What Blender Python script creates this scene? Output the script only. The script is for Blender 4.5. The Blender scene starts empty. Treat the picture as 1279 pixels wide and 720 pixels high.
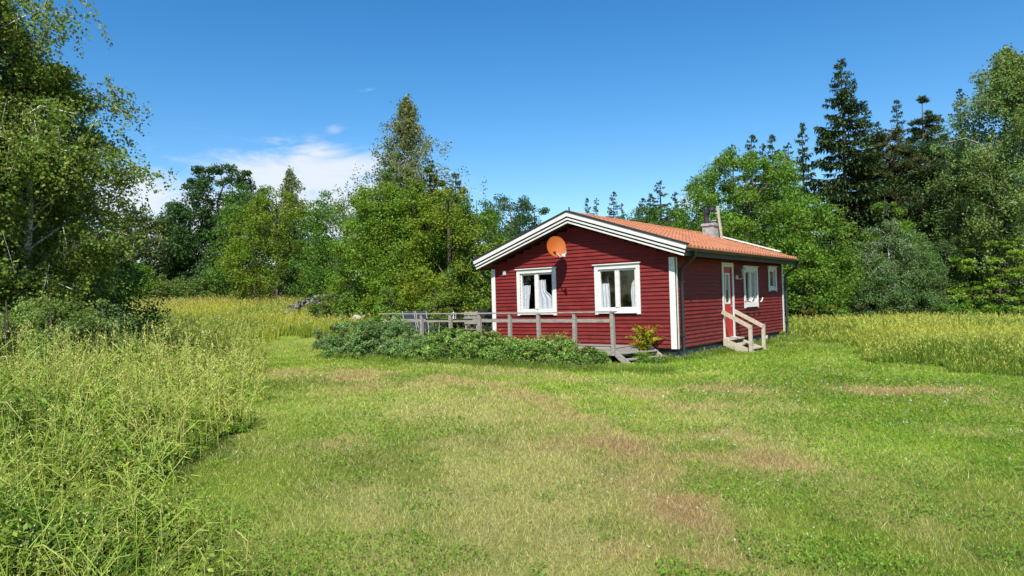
import bpy, math, random
import numpy as np
from mathutils import Matrix, Vector
R = math.radians
rng = np.random.default_rng(7)
random.seed(3)
sc = bpy.context.scene
C = sc.collection

# ------------------------------------------------------------------ camera
F, PITCH, ROLL = 844.5, 0.0195, -0.0268          # focal length in photo pixels, tilt and roll of the hand-held camera
EYE = 1.65
_fw = np.array([0, math.cos(PITCH), math.sin(PITCH)]); _u0 = np.array([0, -math.sin(PITCH), math.cos(PITCH)]); _r0 = np.array([1., 0, 0])
_rt = math.cos(ROLL)*_r0 + math.sin(ROLL)*_u0
_up = -math.sin(ROLL)*_r0 + math.cos(ROLL)*_u0
cam = bpy.data.cameras.new('camera'); camo = bpy.data.objects.new('camera', cam); C.objects.link(camo)
cam.sensor_width = 36; cam.lens = F/1279*36; cam.clip_end = 3000; cam.clip_start = 0.05
m = Matrix.Identity(4)
for i in range(3):
    m[i][0] = _rt[i]; m[i][1] = _up[i]; m[i][2] = -_fw[i]
m[2][3] = EYE
camo.matrix_world = m
sc.camera = camo

def X(px, depth):            # world x of something seen at column px, standing at this distance
    k = (px-639.5)/F
    return depth*(k+0.0004)

# ------------------------------------------------------------------ helpers
def tag(o, label=None, cat=None, group=None, kind=None):
    if label: o['label'] = label
    if cat: o['category'] = cat
    if group: o['group'] = group
    if kind: o['kind'] = kind
    return o

def empty(name, loc, rz=0, **k):
    o = bpy.data.objects.new(name, None); C.objects.link(o); o.location = loc; o.rotation_euler.z = rz
    o.empty_display_size = .2
    return tag(o, **k)

def link(name, me, mat, parent=None):
    o = bpy.data.objects.new(name, me); C.objects.link(o)
    if mat is not None and not me.materials: me.materials.append(mat)
    if parent is not None: o.parent = parent
    return o

class MB:
    def __init__(s): s.v = []; s.f = []; s.sm = []
    def add(s, vs, fs, smooth=False):
        b = len(s.v); s.v += [tuple(float(q) for q in p) for p in vs]
        s.f += [tuple(i+b for i in f) for f in fs]; s.sm += [smooth]*len(fs); return s
    def box(s, x0, x1, y0, y1, z0, z1):
        x0, x1 = sorted((x0, x1)); y0, y1 = sorted((y0, y1)); z0, z1 = sorted((z0, z1))
        return s.add([(x0,y0,z0),(x1,y0,z0),(x1,y1,z0),(x0,y1,z0),(x0,y0,z1),(x1,y0,z1),(x1,y1,z1),(x0,y1,z1)],
              [(0,3,2,1),(4,5,6,7),(0,1,5,4),(1,2,6,5),(2,3,7,6),(3,0,4,7)])
    def prism(s, poly, d):       # closed polygon (3-D points) pushed along d
        n = len(poly); d = np.array(d, float)
        a = [np.array(p, float) for p in poly]; b = [p+d for p in a]
        return s.add(a+b, [tuple(range(n))[::-1], tuple(range(n, 2*n))]+[(i, (i+1) % n, n+(i+1) % n, n+i) for i in range(n)])
    def bar(s, a, b, w, h, up=(0,0,1)):      # rectangular bar from a to b
        a = Vector(a); b = Vector(b); d = (b-a).normalized(); u = Vector(up)
        sd = d.cross(u).normalized(); u = sd.cross(d).normalized()
        q = [a+sd*i*w/2+u*j*h/2 for i, j in ((-1,-1),(1,-1),(1,1),(-1,1))]
        return s.prism(q, b-a)
    def tube(s, pts, rad, n=8, cap=True):
        pts = [Vector(p) for p in pts]
        if not hasattr(rad, '__len__'): rad = [rad]*len(pts)
        vs = []; prev = None
        for i, p in enumerate(pts):
            d = (pts[min(i+1, len(pts)-1)]-pts[max(i-1, 0)]).normalized()
            ref = Vector((0,0,1)) if abs(d.z) < .9 else Vector((1,0,0))
            if prev is not None and abs(prev.dot(d)) < .95: ref = prev
            a = d.cross(ref).normalized(); b = d.cross(a).normalized(); prev = ref
            vs += [p+(a*math.cos(2*math.pi*k/n)+b*math.sin(2*math.pi*k/n))*rad[i] for k in range(n)]
        fs = []
        for i in range(len(pts)-1):
            fs += [(i*n+k, i*n+(k+1) % n, (i+1)*n+(k+1) % n, (i+1)*n+k) for k in range(n)]
        s.add(vs, fs, True)
        if cap: s.add(vs[:n], [tuple(range(n))]); s.add(vs[-n:], [tuple(range(n))[::-1]])
        return s
    def build(s, name, mat, parent=None, fix=True):
        me = bpy.data.meshes.new(name); me.from_pydata(s.v, [], s.f)
        me.polygons.foreach_set('use_smooth', s.sm)
        if fix:
            import bmesh
            bm = bmesh.new(); bm.from_mesh(me); bmesh.ops.recalc_face_normals(bm, faces=bm.faces); bm.to_mesh(me); bm.free()
        return link(name, me, mat, parent)

def mesh_np(name, V, k, col=None, smooth=False):     # V: (n*k,3) vertices, every k make one face
    n = len(V)//k; me = bpy.data.meshes.new(name)
    me.vertices.add(n*k); me.vertices.foreach_set('co', np.ascontiguousarray(V, np.float32).ravel())
    me.loops.add(n*k); me.loops.foreach_set('vertex_index', np.arange(n*k, dtype=np.int32))
    me.polygons.add(n); me.polygons.foreach_set('loop_start', np.arange(0, n*k, k, dtype=np.int32))
    me.polygons.foreach_set('loop_total', np.full(n, k, np.int32))
    if col is not None:
        at = me.color_attributes.new('tint', 'FLOAT_COLOR', 'POINT')
        c = np.ones((n, k, 4), np.float32); c[:, :, :3] = col[:, None, :]
        at.data.foreach_set('color', c.ravel())
    me.update(); return me

# ------------------------------------------------------------------ materials
def new_mat(name):
    m = bpy.data.materials.new(name); m.use_nodes = True; nt = m.node_tree
    b = nt.nodes['Principled BSDF']; return m, nt, b
def N(nt, t, **k):
    n = nt.nodes.new(t)
    for a, v in k.items():
        if a in n.inputs: n.inputs[a].default_value = v
        else: setattr(n, a, v)
    return n
def ramp(nt, fac, stops):
    r = nt.nodes.new('ShaderNodeValToRGB'); e = r.color_ramp.elements
    while len(e) < len(stops): e.new(.5)
    for q, (p, c) in zip(e, stops): q.position = p; q.color = (*c, 1)
    nt.links.new(fac, r.inputs[0]); return r.outputs[0]
def surf(name, stops, scale=3, stretch=(1,1,1), rough=.7, bump=0, bscale=None, island=0, metal=0, spec=.5, detail=5):
    m, nt, b = new_mat(name); L = nt.links
    tc = N(nt, 'ShaderNodeTexCoord'); mp = N(nt, 'ShaderNodeMapping'); mp.inputs['Scale'].default_value = stretch
    L.new(tc.outputs['Object'], mp.inputs[0])
    no = N(nt, 'ShaderNodeTexNoise', Scale=scale, Detail=detail, Roughness=.6); L.new(mp.outputs[0], no.inputs['Vector'])
    col = ramp(nt, no.outputs[0], stops)
    if island:
        g = N(nt, 'ShaderNodeNewGeometry'); mr = N(nt, 'ShaderNodeMapRange')
        mr.inputs[3].default_value = 1-island; mr.inputs[4].default_value = 1+island
        L.new(g.outputs['Random Per Island'], mr.inputs[0])
        hs = N(nt, 'ShaderNodeHueSaturation'); L.new(mr.outputs[0], hs.inputs['Value']); L.new(col, hs.inputs['Color']); col = hs.outputs[0]
    L.new(col, b.inputs['Base Color'])
    b.inputs['Roughness'].default_value = rough; b.inputs['Metallic'].default_value = metal; b.inputs['Specular IOR Level'].default_value = spec
    if bump:
        n2 = N(nt, 'ShaderNodeTexNoise', Scale=bscale or scale*4, Detail=6); L.new(mp.outputs[0], n2.inputs['Vector'])
        bp = N(nt, 'ShaderNodeBump', Strength=bump, Distance=.02); L.new(n2.outputs[0], bp.inputs['Height']); L.new(bp.outputs[0], b.inputs['Normal'])
    return m

M = {}
M['red']    = surf('falu_red_paint', [(.3,(.118,.0085,.0075)),(.55,(.155,.0115,.0095)),(.75,(.20,.020,.016))], 2.2, (1,1,6), .62, .25, 14, island=.10, spec=.3)
M['red_dark'] = surf('soffit_paint', [(.3,(.045,.012,.010)),(.7,(.07,.018,.014))], 4, (1,1,1), .7)
M['door_red'] = surf('door_paint', [(.3,(.40,.012,.012)),(.7,(.46,.018,.016))], 3, (6,6,1), .45)
M['white']  = surf('white_paint', [(.25,(.52,.50,.45)),(.45,(.64,.63,.59)),(.8,(.70,.69,.66))], 5, (1,1,3), .45, .1, 20, island=.03)
M['black']  = surf('black_metal', [(.3,(.012,.013,.014)),(.7,(.022,.023,.025))], 6, rough=.38)
M['roofblack'] = surf('roof_edge_black', [(.3,(.015,.014,.014)),(.7,(.03,.028,.027))], 5, rough=.6)
M['tile']   = surf('orange_concrete_tile', [(.25,(.30,.115,.055)),(.5,(.40,.155,.075)),(.75,(.48,.21,.115))], 1.6, (1,1,1), .75, .2, 60, detail=8, spec=.25)
M['concrete'] = surf('concrete_block', [(.3,(.13,.125,.12)),(.6,(.24,.235,.225)),(.8,(.32,.31,.30))], 4, rough=.9, bump=.5, bscale=20)
M['grey_wood'] = surf('weathered_wood', [(.25,(.13,.115,.10)),(.5,(.27,.245,.21)),(.75,(.39,.36,.31))], 5, (1,9,9), .85, .5, 12, island=.14, spec=.2)
M['pale_wood'] = surf('pale_timber', [(.25,(.29,.24,.175)),(.5,(.43,.375,.285)),(.75,(.52,.465,.37))], 4, (4,1,4), .75, .35, 10, island=.10, spec=.2)
M['stack']  = surf('chimney_masonry', [(.3,(.14,.12,.11)),(.5,(.34,.31,.29)),(.7,(.48,.45,.42))], 7, (1,1,3), .9, .6, 18)
M['dish']   = surf('orange_dish_paint', [(.3,(.31,.072,.009)),(.7,(.37,.095,.013))], 3, rough=.6, spec=.2)
M['rock']   = surf('granite', [(.3,(.07,.07,.07)),(.5,(.14,.137,.135)),(.72,(.27,.26,.25))], 3, rough=.9, bump=.5, bscale=12, island=.25)
M['palerock'] = surf('pale_stone', [(.3,(.42,.38,.30)),(.7,(.62,.58,.48))], 3, rough=.9, bump=.5, bscale=12)
M['cushion'] = surf('slate_blue_fabric', [(.3,(.035,.045,.06)),(.7,(.055,.07,.09))], 9, rough=.9)
M['room']   = surf('room_wallpaper', [(.3,(.16,.13,.09)),(.7,(.22,.18,.12))], 3, rough=.9)
M['plate']  = surf('pale_grey_plastic', [(.3,(.42,.43,.44)),(.7,(.5,.51,.52))], 9, rough=.5)
M['redpipe'] = surf('faded_red_rail', [(.3,(.32,.03,.025)),(.7,(.42,.05,.04))], 9, rough=.5)
M['bark']   = surf('brown_bark', [(.3,(.035,.028,.020)),(.55,(.09,.07,.05)),(.75,(.16,.125,.09))], 5, (4,4,1), .9, .8, 10)
M['pinebark'] = surf('orange_pine_bark', [(.3,(.10,.045,.02)),(.55,(.22,.10,.05)),(.75,(.30,.16,.09))], 5, (3,3,1), .9, .8, 10)
M['birchbark'] = surf('birch_bark', [(.30,(.03,.028,.025)),(.40,(.30,.28,.25)),(.5,(.62,.60,.55)),(.75,(.74,.72,.67))], 5, (1,1,3.5), .7, .3, 12)

def weather(m, colour, scale, lo, hi, low_z=None, amt=1.0, stretch=(1,1,1)):
    nt = m.node_tree; L = nt.links; b = nt.nodes['Principled BSDF']; src = b.inputs['Base Color'].links[0].from_socket
    tc = N(nt, 'ShaderNodeTexCoord'); mp = N(nt, 'ShaderNodeMapping'); mp.inputs['Scale'].default_value = stretch; L.new(tc.outputs['Object'], mp.inputs[0])
    no = N(nt, 'ShaderNodeTexNoise', Scale=scale, Detail=8, Roughness=.68); L.new(mp.outputs[0], no.inputs['Vector'])
    f = ramp(nt, no.outputs[0], [(lo,(0,0,0)),(hi,(amt,amt,amt))])
    if low_z is not None:       # splash dirt: only near the ground
        sp = N(nt, 'ShaderNodeSeparateXYZ'); L.new(tc.outputs['Object'], sp.inputs[0])
        mr = N(nt, 'ShaderNodeMapRange'); mr.inputs[1].default_value = 0; mr.inputs[2].default_value = low_z; mr.inputs[3].default_value = 1; mr.inputs[4].default_value = .12
        L.new(sp.outputs[2], mr.inputs[0]); mu = N(nt, 'ShaderNodeMath', operation='MULTIPLY'); L.new(f, mu.inputs[0]); L.new(mr.outputs[0], mu.inputs[1]); f = mu.outputs[0]
    mx = N(nt, 'ShaderNodeMix', data_type='RGBA'); L.new(f, mx.inputs[0]); L.new(src, mx.inputs[6]); mx.inputs[7].default_value = (*colour, 1); L.new(mx.outputs[2], b.inputs['Base Color'])
weather(M['red'], (.12,.055,.045), 5, .42, .72, .55, .8, (1,1,2))
weather(M['red'], (.26,.055,.045), 1.3, .50, .80, None, .35, (1,1,3))
weather(M['tile'], (.16,.085,.055), 1.1, .50, .72, None, .45, (2.2,1,1))
weather(M['tile'], (.30,.28,.20), 26, .64, .70, None, .7)
weather(M['white'], (.30,.29,.24), 4, .56, .80, None, .5)

def leaf_mat(name, trans=.38, rough=.5, spec=.2):
    m, nt, b = new_mat(name); L = nt.links
    a = N(nt, 'ShaderNodeAttribute', attribute_name='tint')
    L.new(a.outputs['Color'], b.inputs['Base Color']); b.inputs['Roughness'].default_value = rough
    b.inputs['Specular IOR Level'].default_value = spec
    t = N(nt, 'ShaderNodeBsdfTranslucent'); hs = N(nt, 'ShaderNodeHueSaturation', Hue=.485, Saturation=1.1, Value=1.35)
    L.new(a.outputs['Color'], hs.inputs['Color']); L.new(hs.outputs[0], t.inputs['Color'])
    mx = N(nt, 'ShaderNodeMixShader'); mx.inputs[0].default_value = trans
    L.new(b.outputs[0], mx.inputs[1]); L.new(t.outputs[0], mx.inputs[2]); L.new(mx.outputs[0], nt.nodes['Material Output'].inputs[0])
    return m
M['leaf'] = leaf_mat('leaf')
M['needle'] = leaf_mat('needle', .12, .6, .25)
M['grass'] = leaf_mat('grass_blade', .35, .55, .25)
M['flower'] = leaf_mat('petal', .2, .8, .1)

def glass_mat():
    m, nt, b = new_mat('window_glass'); L = nt.links
    nt.nodes.remove(b)
    lw = N(nt, 'ShaderNodeLayerWeight', Blend=.5); fr = N(nt, 'ShaderNodeMath', operation='POWER'); fr.inputs[1].default_value = 4.0; L.new(lw.outputs['Facing'], fr.inputs[0]); gl = N(nt, 'ShaderNodeBsdfGlossy'); gl.inputs['Roughness'].default_value = .02
    tr = N(nt, 'ShaderNodeBsdfTransparent'); tr.inputs[0].default_value = (.97,.98,.98,1)
    ad = N(nt, 'ShaderNodeMath', operation='MULTIPLY_ADD'); ad.inputs[1].default_value = .9; ad.inputs[2].default_value = .045
    L.new(fr.outputs[0], ad.inputs[0])
    mx = N(nt, 'ShaderNodeMixShader'); L.new(ad.outputs[0], mx.inputs[0]); L.new(tr.outputs[0], mx.inputs[1]); L.new(gl.outputs[0], mx.inputs[2])
    L.new(mx.outputs[0], nt.nodes['Material Output'].inputs[0]); return m
M['glass'] = glass_mat()
def lace_mat():
    m, nt, b = new_mat('lace_curtain'); L = nt.links
    b.inputs['Base Color'].default_value = (.58,.60,.64,1); b.inputs['Roughness'].default_value = .9
    tc = N(nt, 'ShaderNodeTexCoord'); vo = N(nt, 'ShaderNodeTexVoronoi', Scale=16); L.new(tc.outputs['Object'], vo.inputs['Vector'])
    al = ramp(nt, vo.outputs['Distance'], [(.2,(1,1,1)),(.6,(.85,.85,.85))]); L.new(al, b.inputs['Alpha']); return m
M['lace'] = lace_mat()

# ------------------------------------------------------------------ world + sun
SD = Vector((-.619+.62*.785, -.785-.62*.619, 1.33)).normalized()      # direction towards the sun
el = math.asin(SD.z); az = math.atan2(SD.x, SD.y)      # az clockwise from +Y
w = bpy.data.worlds.new('World'); sc.world = w; w.use_nodes = True; nt = w.node_tree; L = nt.links
bg = nt.nodes['Background']; bg.inputs[1].default_value = .09
sky = N(nt, 'ShaderNodeTexSky', sky_type='NISHITA', sun_disc=False, sun_elevation=el, sun_rotation=az, altitude=100, air_density=1.0, dust_density=.25, ozone_density=2.2)
hs = N(nt, 'ShaderNodeHueSaturation', Hue=.5, Saturation=1.38, Value=1.24); L.new(sky.outputs[0], hs.inputs['Color'])
tc = N(nt, 'ShaderNodeTexCoord'); sep = N(nt, 'ShaderNodeSeparateXYZ'); L.new(tc.outputs['Generated'], sep.inputs[0])
def MA(op, a, b=None, c=None):
    n = N(nt, 'ShaderNodeMath', operation=op)
    for i, v in enumerate((a, b, c)):
        if v is None: continue
        if hasattr(v, 'links') or hasattr(v, 'is_output'): L.new(v, n.inputs[i])
        else: n.inputs[i].default_value = v
    return n.outputs[0]
azn = MA('MULTIPLY', MA('ARCTAN2', sep.outputs[0], sep.outputs[1]), 57.2958)
eln = MA('MULTIPLY', MA('ARCSINE', sep.outputs[2]), 57.2958)
cmb = N(nt, 'ShaderNodeCombineXYZ'); L.new(azn, cmb.inputs[0]); L.new(eln, cmb.inputs[1])
mp = N(nt, 'ShaderNodeMapping'); mp.inputs['Scale'].default_value = (.13, .42, 1); mp.inputs['Rotation'].default_value = (0,0,R(-8)); L.new(cmb.outputs[0], mp.inputs[0])
nz = N(nt, 'ShaderNodeTexNoise', Scale=1.0, Detail=9, Roughness=.60, Distortion=.9); L.new(mp.outputs[0], nz.inputs['Vector'])
tot = None
for (a0, e0, sa, se, am) in ((-17,10.4,7.5,2.0,1.0),(-29.5,7.8,4.5,2.2,1.0),(-8,9.5,4,.9,.5),(-22,12.2,3,.5,.4),(-15.5,12.3,3.3,.8,.62),(-25,6.0,8,3.4,1.1),(-14,8.0,7,3.2,.95),(-28.5,10.2,2.4,.5,.42),(-20,4,14,3.0,.7),(15.6,7.6,1.4,1.2,.72),
                         (-11.8,17.6,1.1,.6,.24),(-14.3,14.2,.9,.6,.22),(-.5,18.9,1.1,.45,.27),(17.5,11.0,3.5,.35,.30),(55,9,12,2,.8),(-60,12,14,3,.8),(100,14,20,4,.8)):
    d = MA('ADD', MA('POWER', MA('ABSOLUTE', MA('DIVIDE', MA('SUBTRACT', azn, a0), sa)), 2.0), MA('POWER', MA('ABSOLUTE', MA('DIVIDE', MA('SUBTRACT', eln, e0), se)), 2.0))
    g = MA('MULTIPLY', MA('EXPONENT', MA('MULTIPLY', d, -.8)), am)
    tot = g if tot is None else MA('MAXIMUM', tot, g)
dens = MA('ADD', tot, MA('MULTIPLY', MA('SUBTRACT', nz.outputs[0], .5), 1.9))
mr = N(nt, 'ShaderNodeMapRange', interpolation_type='SMOOTHSTEP'); mr.inputs[1].default_value = .16; mr.inputs[2].default_value = .85; mr.inputs[4].default_value = .93
L.new(dens, mr.inputs[0])
fac = MA('MULTIPLY', mr.outputs[0], MA('MINIMUM', MA('MULTIPLY', tot, 4), 1.0))
mix = N(nt, 'ShaderNodeMix', data_type='RGBA'); L.new(fac, mix.inputs[0]); L.new(hs.outputs[0], mix.inputs[6]); mix.inputs[7].default_value = (6.4, 6.8, 7.4, 1)
L.new(mix.outputs[2], bg.inputs[0])
sun = bpy.data.lights.new('sun', 'SUN'); sun.energy = 5.0; sun.angle = R(.53); sun.color = (1, .955, .88)
so = bpy.data.objects.new('sun', sun); C.objects.link(so); so.rotation_euler = SD.to_track_quat('Z', 'Y').to_euler()
sc.view_settings.view_transform = 'Standard'; sc.view_settings.look = 'None'; sc.view_settings.gamma = 1; sc.view_settings.use_curve_mapping = False
sc.view_settings.exposure = 0.58
sc.render.engine = 'CYCLES'
sc.cycles.max_bounces = 6; sc.cycles.diffuse_bounces = 1; sc.cycles.transparent_max_bounces = 12
sc.render.resolution_x = 1024; sc.render.resolution_y = 576

# ------------------------------------------------------------------ terrain
def ss(t): t = np.clip(t, 0, 1); return t*t*(3-2*t)
def vnoise(x, y, s, seed=0):      # smooth value noise, 0..1
    x = np.asarray(x, float)/s+100.3; y = np.asarray(y, float)/s+70.7
    xi = np.floor(x).astype(np.int64); yi = np.floor(y).astype(np.int64); fx = ss(x-xi); fy = ss(y-yi)
    def h(a, b):
        n = (a*374761393+b*668265263+seed*974711) & 0x7fffffff; n = ((n ^ (n >> 13))*1274126177) & 0x7fffffff
        return ((n ^ (n >> 16)) & 0xffff)/65535.
    return (h(xi,yi)*(1-fx)+h(xi+1,yi)*fx)*(1-fy)+(h(xi,yi+1)*(1-fx)+h(xi+1,yi+1)*fx)*fy
def fbm(x, y, s, seed=0): return vnoise(x,y,s,seed)*.55+vnoise(x,y,s/2.1,seed+1)*.28+vnoise(x,y,s/4.3,seed+2)*.17
def H(x, y):
    x = np.asarray(x, float); y = np.asarray(y, float)
    z = 2.1*ss((y-20)/28)*ss((1-x)/7)
    near = ss((np.hypot(x-3, y-21)-6)/6)
    z = z+(fbm(x,y,9,5)-.5)*.22*near*ss((y-2)/6)
    return z+1.2*ss((y-40)/40)*ss((x-1)/7)
def Hs(x, y): return float(H(x, y))

def GP(px, py, h=0.):          # where the sight line through this column and row meets the flat lawn
    d = _fw+(px-639.5)/F*_rt+(360-py)/F*_up; t = (h-EYE)/d[2]; return d[0]*t, d[1]*t
# dry, worn patches of the lawn: (x, y, radius across, radius deep, strength, brown)
patch = []
for px, py, rx, ry, st, br in ((360,466,1.9,1.0,.9,.5),(430,472,1.5,.8,1.,.6),(480,486,1.0,1.3,.8,.7),(300,464,1.5,.8,.5,.3),(415,560,.32,.9,.7,.5),(430,600,.25,.4,.4,.4),
        (560,470,2.4,.35,.7,.5),(640,478,1.8,.35,.7,.4),(700,498,1.2,.5,.7,.4),(760,520,1.1,.5,.7,.6),(765,552,.75,.42,1.1,1.0),(850,540,.9,.5,.7,.5),(900,570,.9,.35,.7,.6),
        (960,575,.7,.5,.8,.9),(830,600,.45,.3,.8,.7),(870,650,.35,.38,1.,1.),(815,685,.3,.25,.9,.9),(900,700,.35,.2,.9,.9),(860,625,.35,.25,.9,1.),
        (1020,483,3.2,.5,.9,.6),(1150,486,1.8,.35,.9,.6),(900,505,2.0,.4,.7,.5),(560,520,.8,.6,.4,.3),(1080,448,1.6,.4,.6,.3),(1000,540,1.2,.4,.4,.6),(700,610,.5,1.2,.35,.2),(620,640,.5,1.3,.3,.1)):
    gx, gy = GP(px, py); patch.append((gx, gy, rx, ry, st, br))
tracks = []        # mown strips and wheel tracks across the lawn: (points, half width, straw, brown)
for pts, wd, st, br in (([(930,718),(870,650),(800,575),(740,525),(640,488),(520,466),(400,462)], .22, .75, .75), ([(1060,640),(980,575),(900,530),(800,492),(700,470),(600,458)], .20, .6, .55),
        ([(760,718),(720,640),(660,560),(590,505),(500,478),(400,470)], .34, .75, .06), ([(620,718),(600,640),(560,560),(520,510)], .25, .55, .05), ([(1180,690),(1080,600),(980,545),(880,508),(760,482)], .25, .5, .12), ([(480,718),(475,640),(460,570),(440,520)], .22, .4, .1),
        ([(1279,500),(1150,488),(1020,484),(900,482)], .35, .6, .5), ([(1279,545),(1120,520),(960,505),(820,488)], .4, .4, .15)):
    tracks.append((np.array([GP(*p) for p in pts]), wd, st, br))
def near_line(x, y, P):
    best = np.full(np.shape(x), 1e9)
    for a, b in zip(P[:-1], P[1:]):
        d = b-a; t = np.clip(((x-a[0])*d[0]+(y-a[1])*d[1])/(d@d), 0, 1); best = np.minimum(best, np.hypot(x-a[0]-t*d[0], y-a[1]-t*d[1]))
    return best
def dryness(x, y):
    n = fbm(x, y, 1.1, 11); n2 = fbm(x, y, 4.2, 31)
    d = np.clip((n2-.45)*1.2, 0, .4)+np.clip((n-.5)*1.1, -.1, .4); b = np.zeros_like(x)
    for gx, gy, rx, ry, st, br in patch:
        g = np.exp(-((x-gx+(n2-.5)*rx*1.6)/rx)**2-((y-gy)/ry)**2)*st*np.clip((n-.22)*2.6, 0, 1.3)*.85
        d = d+g; b = b+g*br
    nb = fbm(x, y, .8, 131); nf = fbm(x, y, .28, 151)
    for P, wd, st, br in tracks:
        g = np.exp(-(near_line(x, y, P)/(wd*(1+y/22)))**2)*st*np.clip((nb-.22)*2.2, 0, 1)*(.5+nf)
        d = d+g; b = b+g*br
    lush = ss((x/np.maximum(y, .1)-.34)/.16)*.3*ss((18-y)/6)      # greener towards the right-hand foreground
    return np.clip(d-lush, 0, 1), np.clip(b, 0, 1)
GREEN = np.array([.225,.310,.034]); LUSH = np.array([.105,.215,.018]); STRAW = np.array([.56,.50,.20]); BROWN = np.array([.38,.24,.12])
def lawncol(x, y, jitter=None):
    d, b = dryness(x, y)
    if jitter:
        q = rng.random(len(x)); d = np.where(q < d*.78, 1., d*.25); b = np.where(rng.random(len(x)) < b*.95, 1., b*.3)
    g = fbm(x, y, 2.3, 77)[:, None]; g2 = vnoise(x, y, .35, 99)[:, None]
    c = GREEN*(.55+.9*g)+(LUSH-GREEN)*np.clip((g2-.45)*1.6, 0, 1)*.7
    c = c+(STRAW-c)*(d*.60)[:, None]; c = c+(BROWN-c)*(b*.78)[:, None]
    return c

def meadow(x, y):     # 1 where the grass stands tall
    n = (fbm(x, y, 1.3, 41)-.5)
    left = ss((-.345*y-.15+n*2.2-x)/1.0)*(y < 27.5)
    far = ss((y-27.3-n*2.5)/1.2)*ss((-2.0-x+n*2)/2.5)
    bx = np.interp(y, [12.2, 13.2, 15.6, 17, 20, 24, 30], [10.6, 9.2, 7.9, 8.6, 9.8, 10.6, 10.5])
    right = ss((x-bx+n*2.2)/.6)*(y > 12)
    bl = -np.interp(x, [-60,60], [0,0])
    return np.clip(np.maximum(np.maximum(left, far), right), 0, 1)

# ground sheet: fine near the camera, coarse to the horizon
ys = np.concatenate([np.arange(-6, 2, .5), np.arange(2, 14, .09), np.arange(14, 30, .2), np.arange(30, 70, 1), np.array([70,80,95,120,160,230,350,600,1000,1500])])
xs = np.concatenate([-np.array([1500,900,500,300,200,140,100,80,65,52][:]), np.arange(-42, -14, .6), np.arange(-14, 14, .11), np.arange(14, 42, .6), np.array([42,52,65,80,100,140,200,300,500,900,1500])])
gx, gy = np.meshgrid(xs, ys); gz = H(gx, gy)
nx, ny = len(xs), len(ys)
V = np.stack([gx, gy, gz], -1).reshape(-1, 3)
i = np.arange(nx*ny).reshape(ny, nx); Q = np.stack([i[:-1,:-1], i[:-1,1:], i[1:,1:], i[1:,:-1]], -1).reshape(-1, 4)
me = bpy.data.meshes.new('ground'); me.vertices.add(len(V)); me.vertices.foreach_set('co', V.astype(np.float32).ravel())
me.loops.add(Q.size); me.loops.foreach_set('vertex_index', Q.astype(np.int32).ravel())
me.polygons.add(len(Q)); me.polygons.foreach_set('loop_start', np.arange(0, Q.size, 4, dtype=np.int32)); me.polygons.foreach_set('loop_total', np.full(len(Q), 4, np.int32))
me.polygons.foreach_set('use_smooth', np.ones(len(Q), bool))
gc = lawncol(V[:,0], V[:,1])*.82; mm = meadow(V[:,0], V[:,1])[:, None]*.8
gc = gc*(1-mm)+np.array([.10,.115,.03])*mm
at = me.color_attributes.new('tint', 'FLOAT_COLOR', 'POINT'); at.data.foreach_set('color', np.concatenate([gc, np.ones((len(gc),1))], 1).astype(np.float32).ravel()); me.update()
m, nt, b = new_mat('turf'); L = nt.links
a = N(nt, 'ShaderNodeAttribute', attribute_name='tint'); tc = N(nt, 'ShaderNodeTexCoord')
n1 = N(nt, 'ShaderNodeTexNoise', Scale=22, Detail=8, Roughness=.75); L.new(tc.outputs['Object'], n1.inputs['Vector'])
mx = N(nt, 'ShaderNodeMix', data_type='RGBA', blend_type='MULTIPLY'); mx.inputs[0].default_value = 1
L.new(a.outputs['Color'], mx.inputs[6]); L.new(ramp(nt, n1.outputs[0], [(.3,(.45,.45,.42)),(.5,(.95,.95,.9)),(.7,(1.4,1.35,1.2))]), mx.inputs[7])
L.new(mx.outputs[2], b.inputs['Base Color']); b.inputs['Roughness'].default_value = .95; b.inputs['Specular IOR Level'].default_value = .1
bp = N(nt, 'ShaderNodeBump', Strength=.8, Distance=.05); L.new(n1.outputs[0], bp.inputs['Height']); L.new(bp.outputs[0], b.inputs['Normal'])
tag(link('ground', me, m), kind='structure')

# ------------------------------------------------------------------ blades
def unit(v): return v/np.maximum(np.linalg.norm(v, axis=-1, keepdims=True), 1e-9)
def in_view(n, y0, y1, margin=1.15, power=1.0):     # points over the seen wedge, thinning with distance
    u = rng.random(n); y = y0*(y1/y0)**(u**power); x = (rng.random(n)*2-1)*(y*.76*margin+1.6)
    return x, y
HC = np.array([4.2713, 17.6472]); YAW = .6675
SV = np.array([math.sin(YAW), math.cos(YAW)]); WV = np.array([-math.cos(YAW), math.sin(YAW)])
def house_uv(x, y):
    dx = x-HC[0]; dy = y-HC[1]; return dx*WV[0]+dy*WV[1], dx*SV[0]+dy*SV[1]
def off_house(x, y):
    u, s = house_uv(x, y); return ~((u > -.02) & (u < 6.3) & (s > 0) & (s < 9.1)) & ~((u > 1) & (u < 10) & (s > -1.4) & (s < 1.6))

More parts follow.
